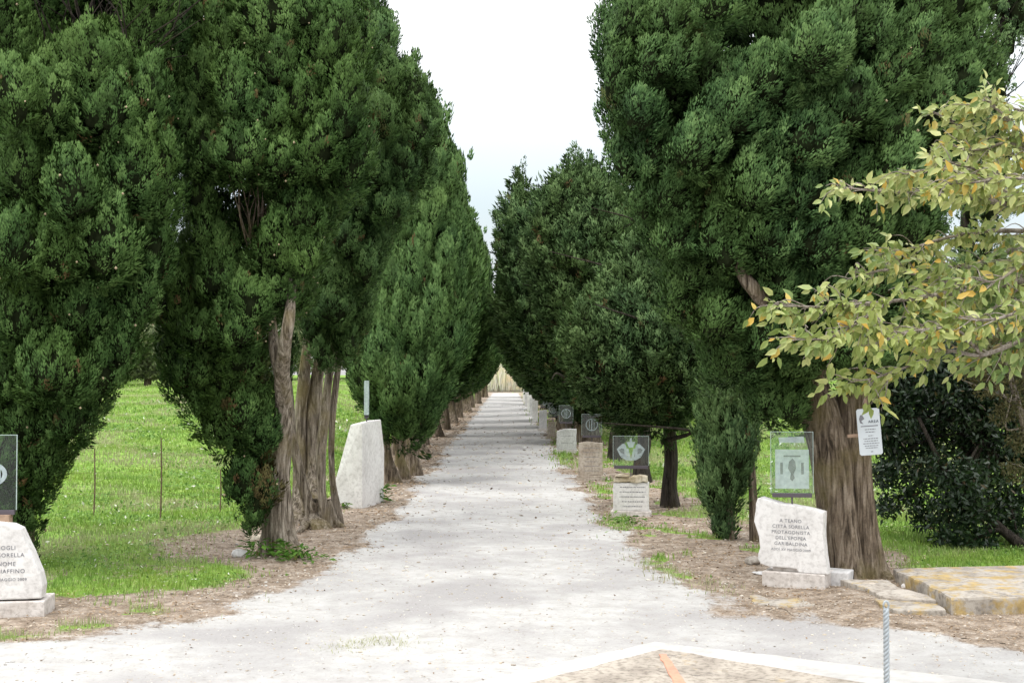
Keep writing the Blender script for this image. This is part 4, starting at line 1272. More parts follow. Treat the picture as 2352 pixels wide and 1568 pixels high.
def blades(cnt, seed, fn, hgt, wdt, ylo, yhi, xlo=-40, xhi=40, bend=.5):
    x, y, r = cast_sample(cnt, xlo, xhi, ylo, yhi, fn, seed)
    m = len(x)
    clump = fbm(x * 2.2, y * 2.2, 61, 3)
    patch = fbm(x * .7, y * .7, 71, 4)
    h = hgt * r.uniform(.4, 1.2, m) * (.45 + 1.1 * clump) * np.clip(.75 + y / 45, .75, 1.8)
    w = wdt * r.uniform(.6, 1.3, m) * np.clip(y / 10, .8, 4)
    a = r.uniform(0, 2 * np.pi, m)
    dx, dy = np.cos(a), np.sin(a)
    b = bend * h * r.uniform(.2, 1.4, m)
    z = gz(x, y)
    p = np.stack([x, y, z - .004], 1); d = np.stack([dx, dy, 0 * dx], 1)
    s = np.stack([-dy, dx, 0 * dx], 1)
    zz = np.array([0, 0, 1.])
    mid = p + d * (b * .3)[:, None] + zz * (h * .6)[:, None]
    tip = p + d * b[:, None] + zz * h[:, None]
    V = np.stack([p - s * (w * .5)[:, None], p + s * (w * .5)[:, None], mid + s * (w * .4)[:, None], tip, mid - s * (w * .4)[:, None]], 1).reshape(-1, 3)
    o = np.arange(m)[:, None] * 5
    F4 = o + [0, 1, 2, 4]; F3 = o + [4, 2, 3]
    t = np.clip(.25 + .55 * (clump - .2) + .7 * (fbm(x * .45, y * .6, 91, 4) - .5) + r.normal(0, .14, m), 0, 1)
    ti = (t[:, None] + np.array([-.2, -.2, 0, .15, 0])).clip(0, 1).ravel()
    dr = np.clip(sstep(.47, .66, patch) * .75 + (r.random(m) < .08) * .5, 0, .85)
    return V, F4, F3, ti, np.repeat(dr, 5)


def grass_fn(x, y):
    return grassness(x, y) * np.clip(1.1 - .0 * y, 0, 1)


V, F4, F3, ti, dr = blades(420000, 401, grass_fn, .06, .007, 7.0, 75)
V2, F42, F32, ti2, dr2 = blades(60000, 402, lambda x, y: np.exp(-(((x + .93) / .28) ** 2 + ((y - 7.72) / .17) ** 2)) * sstep(.3, .55, fbm(x * 4, y * 4, 5, 3)), .03, .004, 7.2, 8.4, bend=1.6)
o = len(V)
V = np.vstack([V, V2]); F4 = np.vstack([F4, F42 + o]); F3 = np.vstack([F3, F32 + o]); ti = np.concatenate([ti, ti2 + .2]).clip(0, 1); dr = np.concatenate([dr, np.maximum(dr2, .75)])
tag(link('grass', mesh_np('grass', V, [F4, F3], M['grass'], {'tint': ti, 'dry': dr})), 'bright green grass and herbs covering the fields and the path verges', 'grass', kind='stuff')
print('grass', len(F4))


def broad(cnt, seed):
    """low broad-leaved herbs among the grass"""
    x, y, r = cast_sample(cnt, -30, 30, 8.6, 45, lambda x, y: grassness(x, y) * sstep(.5, .62, fbm(x * 1.3, y * 1.3, 83, 3)), seed)
    m = len(x)
    p = np.stack([x, y, gz(x, y) + r.uniform(.01, .06, m)], 1)
    d = norm(r.normal(size=(m, 3)) * [1, 1, .4] + [0, 0, .35]); s = norm(np.cross(d, r.normal(0, .3, (m, 3)) + [0, 0, 1]))
    sc = np.clip(y / 12, .8, 3)
    V = leaf_quads(p, d, s, .04 * sc * r.uniform(.6, 1.4, m), .022 * sc * r.uniform(.6, 1.3, m))
    return V, np.arange(len(V)).reshape(-1, 4), {'tint': np.repeat(r.uniform(.1, .9, m), 4), 'dry': np.repeat((r.random(m) < .05) * .9, 4)}


Vv, Ff, At = broad(70000, 403)
tag(link('field_herbs', mesh_np('field_herbs', Vv, Ff, M['herb'], At)), 'low broad-leaved herbs scattered through the grass', 'herbs', kind='stuff')


def litter(cnt, seed):
    def fn(x, y):
        p = pathness(x, y) + (fbm(x * 1.5, y * 1.5, 51, 4) - .5) * .5
        dens = sstep(.3, -.15, p) * (1 - .85 * grassness(x, y)) + .030 * (p > .2)
        return dens * sstep(5.0, 3.2, np.abs(x - .2))
    x, y, r = cast_sample(cnt, -7, 7, 6.2, 70, fn, seed)
    m = len(x)
    p = np.stack([x, y, gz(x, y) + .006 + .012 * r.random(m)], 1)
    a = r.uniform(0, 2 * np.pi, m)
    d = norm(np.stack([np.cos(a), np.sin(a), r.normal(0, .22, m)], 1))
    s = norm(np.cross(d, np.array([0, 0, 1.]) + r.normal(0, .35, (m, 3))))
    sc = np.clip(y / 11, .75, 4)
    stick = r.random(m) < .45
    ln = np.where(stick, r.uniform(.03, .09, m), r.uniform(.015, .035, m)) * sc
    wd = np.where(stick, .004, ln * .55) * np.where(stick, sc, 1)
    V = leaf_quads(p, d, s, ln, wd, .5)
    t = np.clip(r.normal(.45, .28, m), 0, 1)
    on_path = pathness(x, y) > .25
    t = np.where(on_path, t * .5, t)
    dr = (r.random(m) < .06) * .9 * ~on_path
    return V, np.arange(len(V)).reshape(-1, 4), {'tint': np.repeat(t, 4), 'dry': np.repeat(dr, 4)}


Vv, Ff, At = litter(190000, 411)
tag(link('leaf_litter', mesh_np('leaf_litter', Vv, Ff, M['litter'], At)), 'dry brown twigs and needles strewn under the trees and along the path', 'litter', kind='stuff')

r = np.random.default_rng(421)
x, y, r = cast_sample(60000, -8, 8, 6.2, 40, lambda x, y: .5 * sstep(-.5, .1, pathness(x, y)) + .12, 421)
m = len(x)
sz = r.gamma(2.0, .0022, m).clip(.0015, .018) * np.clip(y / 11, .8, 2.5)
bm = bmesh.new(); bmesh.ops.create_icosphere(bm, subdivisions=1, radius=1)
iv = np.array([v.co[:] for v in bm.verts]); jf = np.array([[v.index for v in f.verts] for f in bm.faces]); bm.free()
jit = r.uniform(.7, 1.3, (m, len(iv)))
V = (iv[None] * jit[..., None] * sz[:, None, None] * np.array([1, 1, .6])) + np.stack([x, y, gz(x, y) + .004 + sz * .2], 1)[:, None]
F = (jf[None] + (np.arange(m) * len(iv))[:, None, None]).reshape(-1, 3)
tt = np.repeat(r.uniform(.2, 1, m), len(iv)); dd = np.repeat((r.random(m) < .05) * r.uniform(.3, .8, m), len(iv))
tag(link('loose_gravel', mesh_np('loose_gravel', V.reshape(-1, 3), F, M['gravel'], {'tint': tt, 'dry': dd})), 'small pale and dark pebbles scattered over the path', 'gravel', kind='stuff')

# dry reed bank closing the far end of the path
r = np.random.default_rng(431)
m = 9000
x = r.uniform(-9, 9, m); y = r.uniform(124, 130, m)
h = 5.0 * r.uniform(.5, 1.1, m)
p = np.stack([x, y, gz(x, y) - .05], 1)
d = norm(np.stack([r.normal(0, .10, m), r.normal(0, .1, m), np.ones(m)], 1)); s = norm(np.stack([np.ones(m), r.normal(0, .5, m), 0 * x], 1))
V = leaf_quads(p, d, s, h, .11 * r.uniform(.6, 1.5, m), .4)
tag(link('reeds', mesh_np('reeds', V, np.arange(len(V)).reshape(-1, 4), M['straw'], {'tint': np.repeat(r.uniform(.1, 1, m), 4), 'dry': np.repeat((r.random(m) < .15) * .7, 4)})),
    'bank of pale dry reeds closing the far end of the path', 'reeds', kind='stuff')


# ------------------------------------------------------------------ weeds at the feet of trunks and stones
def weed(u, v, spread, h, cnt, seed, label):
    r = np.random.default_rng(seed)
    b = flat(u, v); b[2] = gz(b[0], b[1])
    p0 = r.normal(0, spread * .35, (cnt, 3)) * [1, 1, 0] + [0, 0, .01]
    p = p0 + np.stack([0 * p0[:, 0], 0 * p0[:, 0], h * r.random(cnt)], 1)
    d = norm(p0 * [1, 1, 0] * 3 / max(spread, .05) + r.normal(0, .5, (cnt, 3)) + [0, 0, .25]); s = norm(np.cross(d, [0, 0, 1]) + r.normal(0, .25, (cnt, 3)))
    ln = r.uniform(.05, .1, cnt) * (h / .12) ** .5; wd = ln * r.uniform(.3, .5, cnt)
    V = leaf_quads(p, d, s, ln, wd, .5)
    V = V.reshape(-1, 4, 3); V[:, 2, 2] -= .02; V = V.reshape(-1, 3)
    V[:, 2] = np.maximum(V[:, 2], .004)
    o = link('weed', mesh_np('weed', V, np.arange(len(V)).reshape(-1, 4), M['weed'], {'tint': np.repeat(r.uniform(.1, .9, cnt), 4), 'dry': np.repeat((r.random(cnt) < .06) * .6, 4)}), loc=b)
    tag(o, label, 'weed', 'weeds at the foot of trunks and stones')


weed(597, 1278, .20, .14, 90, 501, 'dark leafy weed between the white rock and the forked cypress stem')
weed(690, 1288, .26, .09, 110, 502, 'bright sprawling weed at the right foot of the forked cypress stem')
weed(655, 1284, .10, .12, 40, 503, 'small upright weed against the front of the forked cypress stem')
weed(868, 1152, .17, .20, 110, 504, 'round leafy weed at the right foot of the tall white slab')
weed(782, 1170, .14, .07, 50, 505, 'low weed under the left foot of the tall white slab')
weed(1440, 1200, .22, .07, 80, 506, 'low grassy weed in front of the first right monument')

# ------------------------------------------------------------------ stones with inscriptions
def text_mesh(lines, sizes, gaps, mat, name, align='CENTER', xs=None):
    """each line its own size; returns one mesh lying in the x,z plane, facing -y"""
    bm = bmesh.new()
    z = 0
    for k, (tx, sz) in enumerate(zip(lines, sizes)):
        cu = bpy.data.curves.new('text', 'FONT')
        cu.body = tx; cu.size = sz; cu.align_x = align; cu.space_character = 1.12; cu.extrude = .0006; cu.resolution_u = 3
        ob = bpy.data.objects.new('text', cu); COL.objects.link(ob)
        bpy.context.view_layer.update()
        me = bpy.data.meshes.new_from_object(ob.evaluated_get(bpy.context.evaluated_depsgraph_get()))
        bpy.data.objects.remove(ob); bpy.data.curves.remove(cu)
        z -= gaps[k]
        dx = xs[k] if xs else 0
        me.transform(Matrix.Translation((dx, 0, z)) @ Matrix.Rotation(math.pi / 2, 4, 'X'))
        bm.from_mesh(me); bpy.data.meshes.remove(me)
    out = bpy.data.meshes.new(name)
    bm.to_mesh(out); bm.free(); out.materials.append(mat)
    return out


def dashes(rows, w, mat, name, seed, lh=.008):
    """worn lettering too faint to read: short grey strokes on rows (z, half width)"""
    r = np.random.default_rng(seed)
    mb = MB()
    for z, hw in rows:
        x = -hw
        while x < hw:
            d = r.uniform(.006, .018)
            mb.box(x, min(x + d, hw), -.0012, 0, z - lh * r.uniform(.3, .5), z + lh * r.uniform(.3, .5))
            x += d + r.uniform(.003, .009)
    return mb, mat, name


def plane_pts(px, p0, th):
    """pixels -> (local x, z) on the upright plane through p0 turned by th"""
    nrm = np.array([math.sin(th), -math.cos(th), 0]); ax = np.array([math.cos(th), math.sin(th), 0])
    out = []
    for u, v in px:
        d = ray(u, v); e = np.array([0, 0, CAMZ])
        t = ((p0 - e) @ nrm) / (d @ nrm)
        q = e + d * t - p0
        out.append((q @ ax, q[2]))
    return out


def densify(pts, step, jit, seed):
    r = np.random.default_rng(seed)
    P = [np.array(p) for p in pts]
    out = []
    for a, b in zip(P, P[1:] + P[:1]):
        k = max(1, int(np.linalg.norm(b - a) / step))
        for i in range(k):
            q = a + (b - a) * i / k
            out.append(tuple(q + (r.normal(0, jit, 2) if i else 0)))
    return out


def rock(name, u, v, size, mat, seed, label, cat='rock', group=None, rz=0, sink=.3, at_=None):
    r = np.random.default_rng(seed)
    bm = bmesh.new(); bmesh.ops.create_icosphere(bm, subdivisions=3, radius=1)
    off = r.uniform(0, 50, 4)
    pl = rand_dirs(9, r); pd = r.uniform(.62, .9, 9)
    for q in bm.verts:
        c = np.array(q.co[:])
        for a, dd in zip(pl, pd):
            e = c @ a - dd
            if e > 0:
                c = c - a * e * .85
        c = c * (1 + .18 * (fbm(np.array([c[0] * 1.7 + off[0] + c[2]]), np.array([c[1] * 1.7 + off[1] - c[2]]), seed, 3)[0] - .5))
        q.co = Vector(c * np.array(size))
    me = bpy.data.meshes.new(name); bm.to_mesh(me); bm.free(); me.materials.append(mat)
    b = flat(u, v) if at_ is None else np.array(at_, float)
    if at_ is None:
        b[2] = gz(b[0], b[1]) + size[2] * (1 - sink) * .5
    o = link(name, me, loc=b, rz=rz)
    return tag(o, label, cat, group)


def glass_panel(loc, rz, w, h, motif, label, stem=.05, seed=0, chan=(.032, .03), base_h=0, thick=.010):
    """engraved pane in a dark channel on a short rod; origin at the foot of the rod"""
    t = empty('glass_panel', loc, label, 'glass panel', 'engraved glass panels on the memorial stones', rz)
    g = MB(); g.box(-w / 2, w / 2, -thick / 2, thick / 2, stem + chan[0] * .6, stem + h, .0015); g.build('pane', M['glass'], t)
    e = MB(); k = .0022; z0, z1 = stem + chan[0], stem + h
    tk = thick / 2 + .0012
    e.box(-w / 2 - k, -w / 2 + k * .6, -tk, tk, z0, z1 + k); e.box(w / 2 - k * .6, w / 2 + k, -tk, tk, z0, z1 + k)
    e.box(-w / 2 + k * .6, w / 2 - k * .6, -tk, tk, z1 - k * .6, z1 + k * .9)
    e.build('glass_edge', M['edge'], t)
    c = MB(); c.box(-w / 2 + .01, w / 2 - .01, -chan[1] / 2, chan[1] / 2, stem, stem + chan[0], .003); c.build('channel', M['channel'], t)
    s = MB(); s.tube([(0, 0, -.03), (0, 0, stem + .005)], [.007, .007], 8); s.build('rod', M['channel'], t)
    zc = stem + chan[0] + (h - chan[0]) / 2
    yf = -thick / 2 - .0016
    a = MB(); b = MB(); nb = 0

    def poly(pts, mb=None, y=yf, th=.0012):
        (mb or a).prism([(p[0], zc + p[1]) for p in pts], y, y - th)

    def ring(cx, cz, ro, ri, n=28, mb=None, sx=1.0):
        for i in range(n):
            q0, q1 = 2 * math.pi * i / n, 2 * math.pi * (i + 1) / n
            poly([(cx + sx * ro * math.cos(q0), cz + ro * math.sin(q0)), (cx + sx * ro * math.cos(q1), cz + ro * math.sin(q1)),
                  (cx + sx * ri * math.cos(q1), cz + ri * math.sin(q1)), (cx + sx * ri * math.cos(q0), cz + ri * math.sin(q0))], mb)
    if motif == 'crown':
        # lower band, two flared sides, mural centre piece
        W_ = w * .40
        poly([(-W_ * .72, -.19 * h), (-.35 * W_, -.285 * h), (0, -.30 * h), (.35 * W_, -.285 * h), (W_ * .72, -.19 * h), (W_ * .55, -.14 * h), (0, -.225 * h), (-W_ * .55, -.14 * h)])
        for s_ in (-1, 1):
            P = [(.28, -.205), (.60, -.15), (.74, -.17), (.92, -.02), (1.0, .045), (.82, .13), (.62, .205), (.46, .22), (.34, .15), (.28, .02)]
            P = [(s_ * x_ * W_, z_ * h) for x_, z_ in P]
            poly(P if s_ > 0 else P[::-1])
            Q_ = [(.46, -.10), (.72, -.06), (.84, .03), (.66, .08), (.48, .06)]
            Q_ = [(s_ * x_ * W_, z_ * h) for x_, z_ in Q_]
            poly(Q_ if s_ > 0 else Q_[::-1], b, yf - .0016); nb += 1
        poly([(-.16 * W_, .10 * h), (.16 * W_, .10 * h), (.30 * W_, .27 * h), (.08 * W_, .275 * h), (.06 * W_, .385 * h), (-.06 * W_, .385 * h), (-.08 * W_, .275 * h), (-.30 * W_, .27 * h)])
        poly([(-.24 * W_, -.20 * h), (-.02 * W_, -.225 * h), (-.18 * W_, .08 * h), (-.30 * W_, .06 * h)])
        poly([(.02 * W_, -.225 * h), (.24 * W_, -.20 * h), (.30 * W_, .06 * h), (.18 * W_, .08 * h)])
    elif motif == 'square':
        cw, ch_, oz = w * .40, h * .30, -.10 * h
        poly([(-cw, oz - ch_), (cw, oz - ch_), (cw, oz + ch_), (-cw, oz + ch_)])
        P = [(.02, -.62), (.20, -.45), (.10, -.28), (.30, .05), (.24, .38), (.05, .55), (-.22, .38), (-.30, .02), (-.08, -.22), (-.16, -.5)]
        poly([(x_ * cw * .8, oz + z_ * ch_) for x_, z_ in P], b, yf - .0016); nb += 1
        poly([(-.5 * cw, oz + .62 * ch_), (.5 * cw, oz + .62 * ch_), (.5 * cw, oz + .70 * ch_), (-.5 * cw, oz + .70 * ch_)], b, yf - .0016)
        for s_ in (-1, 1):
            poly([(s_ * .62 * cw + x_, oz + z_) for x_, z_ in ((-.01, -.04), (.01, -.04), (.01, .05), (-.01, .05))], b, yf - .0016)
        poly([(-w * .30, .30 * h), (w * .30, .30 * h), (w * .28, .40 * h), (-w * .32, .38 * h)])
    elif motif == 'oval':
        ring(0, -.02 * h, .16 * h, .12 * h, 26, None, 1.4)
        for j in range(-3, 4):
            poly([(j * .045 * h - .008, -.12 * h), (j * .045 * h + .008, -.12 * h), (j * .04 * h + .012, .10 * h - abs(j) * .012 * h), (j * .04 * h - .012, .10 * h - abs(j) * .012 * h)])
    else:
        ring(0, 0, .26 * h, .225 * h)
        poly([(-.02 * h, -.22 * h), (.02 * h, -.22 * h), (.02 * h, .22 * h), (-.02 * h, .22 * h)])
        for s_ in (-1, 1):
            poly([(s_ * .10 * h - .012 * h, -.16 * h), (s_ * .10 * h + .012 * h, -.16 * h), (s_ * .10 * h + .012 * h, .16 * h), (s_ * .10 * h - .012 * h, .16 * h)])
    a.build('engraving', M['etch'], t)
    if nb:
        b.build('engraved_detail', M['etch_dark'], t)
    else:
        b.bm.free()
    return t


GS = 'inscribed memorial stones along the path'

# --- the inscribed stone under the huge cypress
TH = R(-26)
zs = .2678
zp = lambda x_, y_: ((2780 + zs * x_) * .6125, (1820 + zs * y_) * .6125)
corner = flat(*zp(1165, 1450))                       # near right foot of the plinth
ax = np.array([math.cos(TH), math.sin(TH), 0]); bk = np.array([-math.sin(TH), math.cos(TH), 0])
pw, pd_, ph_ = .475, .30, .105
org = corner - ax * pw / 2 + bk * .03
stone = empty('memorial_stone', org, 'slanting white stone inscribed A TEANO on a low plinth, before the huge trunk', 'memorial stone', GS, TH)
mb = MB(); mb.slab([(-pw / 2, -.03), (pw / 2, -.03), (pw / 2, pd_), (-pw / 2, pd_)], -.04, ph_, .008); mb.build('plinth', M['plinth'], stone)
mb = MB(); mb.slab([(pw / 2 - .06, pd_ * .62), (pw / 2 + .13, pd_ * .66), (pw / 2 + .13, pd_ + .12), (pw / 2 - .06, pd_ + .14)], -.04, ph_ * .93, .008); mb.build('rear_block', M['stone_grey'], stone)
out = [(225, 180), (265, 165), (380, 205), (560, 258), (700, 270), (900, 310), (1150, 375), (1140, 650), (1155, 850), (1170, 1000), (1185, 1100), (1205, 1255),
       (1150, 1262), (1000, 1246), (800, 1213), (770, 1165), (640, 1150), (400, 1138), (270, 1095), (225, 1010), (260, 870), (245, 720), (215, 620), (175, 500), (200, 250)]
P = plane_pts([zp(*p) for p in out], org, TH)
P = [(x_, max(z_, ph_ + .001)) for x_, z_ in P]
mb = MB(); mb.prism(densify(P, .04, .0015, 1), .0, .13, .010); mb.build('slab', M['stone'], stone)
mb = MB(); mb.box(-.17, .10, .03, .12, ph_ + .0005, ph_ + .05, .006); mb.build('wedge', M['plinth'], stone)
lines = ["A TEANO", "CITTÀ SORELLA", "PROTAGONISTA", "DELL'EPOPEA", "GARIBALDINA", "ADDÌ XV MAGGIO 2009"]
tm = text_mesh(lines, [.036, .036, .036, .036, .036, .026], [0, .0435, .0435, .0435, .0435, .041], M['ink'], 'inscription')
o = link('inscription', tm, stone)
c0 = plane_pts([zp(690, 515)], org, TH)[0]
o.location = (c0[0], -.0012, c0[1])

top_mid = plane_pts([zp(680, 265)], org, TH)[0]
pl = org + ax * top_mid[0] + bk * .07 + np.array([0, 0, top_mid[1] - .01])
glass_panel(pl, R(-6), .318, .50, 'square', 'large glass panel engraved with a pale square crest, above the A TEANO stone', stem=.06)
rock('rock', 1728, 1296, (.07, .06, .055), M['lichen_grey'], 601, 'ochre rock leaning on the left side of the A TEANO stone', sink=.1)
rock('flat_rock', 1768, 1318, (.14, .07, .018), M['stone_grey'], 602, 'flat pale stone chip lying left of the plinth of the A TEANO stone', sink=.2, rz=-.3)

# --- the inscribed stone at the left edge
TH = R(8)
zs2 = .2733
zq = lambda x_, y_: (zs2 * x_, 1004.5 + zs2 * y_)
corner = flat(101, 1420)
ax = np.array([math.cos(TH), math.sin(TH), 0]); bk = np.array([-math.sin(TH), math.cos(TH), 0])
pw = .62
org = corner - ax * pw / 2
stone = empty('memorial_stone', org, 'tapering white stone with capital letters at the left edge of the picture', 'memorial stone', GS, TH)
mb = MB(); mb.slab([(-pw / 2, 0), (pw / 2, 0), (pw / 2, .34), (-pw / 2, .34)], -.04, .115, .008); mb.build('plinth', M['plinth'], stone)
pr_ = plane_pts([zq(*p) for p in [(0, 730), (95, 735), (170, 770), (215, 870), (265, 970), (300, 1060), (335, 1140), (360, 1250), (345, 1350), (150, 1368), (0, 1378)]], org + bk * .02, TH)
xr = pr_[8][0]
rightside = pr_[1:9]
Pn = [(-.23, .117), (-.27, .30), (-.20, .50), (-.15, .60), (-.02, pr_[0][1] + .01)] + [(x_, max(z_, .117)) for x_, z_ in rightside]
mb = MB(); mb.prism(densify(Pn, .05, .0015, 2), .02, .17, .012); mb.build('slab', M['stone'], stone)
lines = ["A CAMOGLI", "CITTÀ SORELLA", "NEL NOME", "DI SCHIAFFINO", "ADDÌ XV MAGGIO 2009"]
tgt = plane_pts([zq(132, 940), zq(205, 1000), zq(132, 1075), zq(210, 1135), zq(225, 1200)], org + bk * .02, TH)
sizes = [.038, .038, .038, .038, .027]
gaps = [0] + [tgt[i][1] - tgt[i + 1][1] for i in range(4)]
tm = text_mesh(lines, sizes, gaps, M['ink'], 'inscription', 'RIGHT', [q[0] for q in tgt])
o = link('inscription', tm, stone); o.location = (0, .0188, tgt[0][1])
# pane on a wooden block
yy = corner[1] + .1
pr0 = at(30, 1182, yy); ptop = at(30, 1017, yy)
w_ = .36
glass_panel((pr0[0] - w_ / 2, yy + .04, org[2] + pr_[1][1] - .004), R(6), w_, ptop[2] - pr_[1][1] + .0, 'oval', 'glass panel with a frosted oval emblem, cut by the left edge, above the tapering stone', stem=.055)
mb = MB(); mb.box(-.10, .07, -.035, .035, 0, .055, .004)
o = mb.build('wooden_block', M['wood']); o.location = (pr0[0] - w_ / 2 + .08, yy + .04, org[2] + pr_[1][1] - .002)
tag(o, 'brown wooden block under the glass panel at the left edge', 'wooden block')

# --- the tall slab standing end-on left of the path
N_ = flat(832, 1170); Yn = N_[1]
bot = [N_ + [0, 0, -.05], np.append(at(882, 1000, Yn + 1.0)[:2], -.05), np.append(at(820, 1000, Yn + 1.05)[:2], -.05), np.array([at(768, 1000, Yn + .15)[0], Yn + .2, .12])]
tops = [at(832, 970, Yn + .06), at(875, 963, Yn + .95), at(845, 965, Yn + 1.0), at(805, 975, Yn + .18)]
mids = [N_ + [0, 0, .02], at(883, 1035, Yn + 1.0), at(825, 1040, Yn + 1.05), at(765, 1122, Yn + .17), at(786, 1160, Yn + .10)]
bm = bmesh.new()
for p in bot + tops + mids:
    bm.verts.new(Vector(p - N_))
bmesh.ops.convex_hull(bm, input=bm.verts[:])
for v_ in [v_ for v_ in bm.verts if not v_.link_faces]:
    bm.verts.remove(v_)
bmesh.ops.dissolve_limit(bm, angle_limit=.05, verts=bm.verts[:], edges=bm.edges[:])
bmesh.ops.bevel(bm, geom=bm.edges[:], offset=.012, segments=2, affect='EDGES', profile=.6)
me = bpy.data.meshes.new('stone_slab'); bm.to_mesh(me); bm.free(); me.materials.append(M['stone'])
tag(link('stone_slab', me, loc=N_), 'tall tapering white slab standing end-on to the viewer, left of the path', 'memorial stone', GS)
gp = (tops[0] + tops[1] + tops[2] + tops[3]) / 4
dirv = tops[1] - tops[0]
ang = math.atan2(dirv[1], dirv[0])
glass_panel(at(842, 968, Yn + .45), math.atan2(gp[1], gp[0]) - .012, .42, .45, 'ring', 'narrow end-on glass panel standing on the tall white slab', stem=.05, thick=.055, chan=(.04, .05))

# --- monuments down the right side
def monument(u0, u1, vtop, vbot, th, label, seed, mat, cap=None, thick=.16, lines=5, foot=True, panel=None, plabel=None, motif='ring', topslope=0, broken=0):
    r = np.random.default_rng(seed)
    c = flat((u0 + u1) / 2, vbot)
    s = c[1] / FPX
    w = (u1 - u0) * s / math.cos(th); h = (vbot - vtop) * s
    m_ = empty('memorial_stone', c, label, 'memorial stone', GS, th)
    fw = w / 2
    fh = h * .13 if foot else 0
    if foot:
        mb = MB(); mb.slab([(-fw * 1.12, -.03), (fw * 1.12, -.03), (fw * 1.12, thick + .03), (-fw * 1.12, thick + .03)], -.04, fh, .01); mb.build('plinth', M['plinth'] if mat != 'stone_brown' else M['stone_brown'], m_)
    top = h * (.80 if cap else 1)
    P = [(-fw, fh + .0005), (fw, fh + .0005), (fw * .97, h * .5), (fw * .99, top), (fw * .4, top + topslope * .5 * h + r.normal(0, .01)), (-fw * .3, top + topslope * h + r.normal(0, .01)), (-fw * .96, top - broken * h), (-fw * .98, h * .5)]
    mb = MB(); mb.prism(densify(P, .05, .003, seed), .0, thick, .012); mb.build('slab', M[mat], m_)
    if cap:
        for k, (a0, a1, z0, z1) in enumerate(cap):
            P = [(a0 * fw, top + z0 * h), (a1 * fw, top + z0 * h), (a1 * fw * .97, top + z1 * h * .8), ((a0 + a1) / 2 * fw, top + z1 * h), (a0 * fw * .95, top + z1 * h * .75)]
            mb = MB(); mb.prism(densify(P, .03, .004, seed + k), -.008 * (k + 1), thick + .004, .012); mb.build('capstone', M['stone_cap'], m_)
    if lines:
        rows = [(fh + (top - fh) * (1 - (k + 1) / (lines + 1)), w * r.uniform(.26, .36)) for k in range(lines)]
        mb, mt, nm = dashes(rows, w, M['ink'], 'inscription', seed, .012)
        o = mb.build(nm, mt, m_); o.location = (.02, -.0006, 0)
    if panel:
        pu0, pu1, pv0, pv1 = panel
        yb = c[1] + thick * .5
        pz = at(0, pv1, yb)[2]; pt_ = at(0, pv0, yb)[2]
        xcen = at((pu0 + pu1) / 2, 800, yb)[0]
        ztop = c[2] + (h if cap else top)
        stem = max(.02, pz - ztop)
        glass_panel((xcen, yb, ztop - .004), th * .6, (pu1 - pu0) / FPX * yb, pt_ - pz, motif, plabel, stem=stem, chan=(.035, .04))
    return m_


monument(1408, 1490, 1088, 1186, R(-8), 'nearest right monument, a pale block with rough ochre stones on top', 701, 'stone',
         cap=[(-.97, .02, 0, .13), (.0, .93, .0, .17), (-.9, -.1, .131, .20)], panel=(1408, 1489, 1000, 1075), motif='crown', plabel='glass panel engraved with a crown, floating above the nearest right monument')
monument(1328, 1384, 1018, 1102, R(-6), 'second right monument, brown-stained stone with a sloping top', 702, 'stone_brown', topslope=.06, lines=6,
         panel=(1336, 1382, 950, 1004), plabel='darkened glass panel under the branches, above the brown-stained monument')
monument(1278, 1324, 985, 1040, R(-4), 'third right monument, small pale stone with a flared foot', 703, 'stone_grey', lines=2, broken=.1,
         panel=(1284, 1316, 930, 972), plabel='glass panel engraved with a ring, above the third right monument')
monument(1258, 1276, 968, 1008, R(-4), 'fourth right monument, low reddish stone beside the grass', 704, 'stone_brown', lines=2,
         panel=(1258, 1282, 924, 958), plabel='green-tinted glass panel above the fourth right monument')
monument(1238, 1256, 942, 990, R(-3), 'fifth right monument, narrow grey stone close to the path edge', 705, 'stone_grey', lines=0,
         panel=(1242, 1260, 914, 936), plabel='small glass panel above the fifth right monument')
for k, (u, y) in enumerate(((1229, 44), (1222, 50), (1216, 57), (1210, 66), (1205, 77))):
    vb = 862 + 4725 / y
    monument(u - 300 / y, u + 300 / y, vb - 2200 / y, vb, 0, 'small pale stone far down the right verge, one of a receding line', 710 + k, 'stone_grey' if k % 2 else 'stone', lines=0, foot=False, broken=.1 * (k % 2))

# ------------------------------------------------------------------ notice on the trunk
c = at(1997, 991, 9.75)
sg = empty('notice_board', c, 'small white enamel notice tilted on the right side of the huge trunk', 'notice')
sg.rotation_euler = (0, R(-4.5), R(-4))
w_, h_ = .172, .352
mb = MB(); mb.prism([(-w_ / 2, -h_ / 2 + .012), (-w_ / 2 + .012, -h_ / 2), (w_ / 2 - .012, -h_ / 2), (w_ / 2, -h_ / 2 + .012), (w_ / 2, h_ / 2 - .012), (w_ / 2 - .012, h_ / 2), (-w_ / 2 + .012, h_ / 2), (-w_ / 2, h_ / 2 - .012)], -.003, .003); mb.build('board', M['board'], sg)
tm = text_mesh(['AREA'], [.030], [0], M['ink_dark'], 'heading'); o = link('heading', tm, sg); o.location = (.035, -.0045, .066)
mb = MB(); mb.box(-.062, .066, -.0042, -.0032, .040, .047)
rr2 = np.random.default_rng(9)
for k, (z_, hw) in enumerate(((.018, .04), (-.002, .036), (-.03, .018), (-.052, .055), (-.070, .05), (-.088, .06), (-.106, .05), (-.122, .045), (-.150, .008))):
    x_ = -hw
    while x_ < hw:
        d_ = rr2.uniform(.006, .02); mb.box(x_ + .006, min(x_ + d_, hw) + .006, -.0042, -.0032, z_ - .0028, z_ + .0028); x_ += d_ + .004
mb.build('printed_lines', M['ink'], sg)
mb = MB()
P = [(-.045, .13), (-.03, .10), (-.055, .085), (-.04, .06), (-.065, .07), (-.07, .10), (-.06, .13)]
mb.prism(P, -.0045, -.0032); mb.build('emblem', M['ink'], sg)
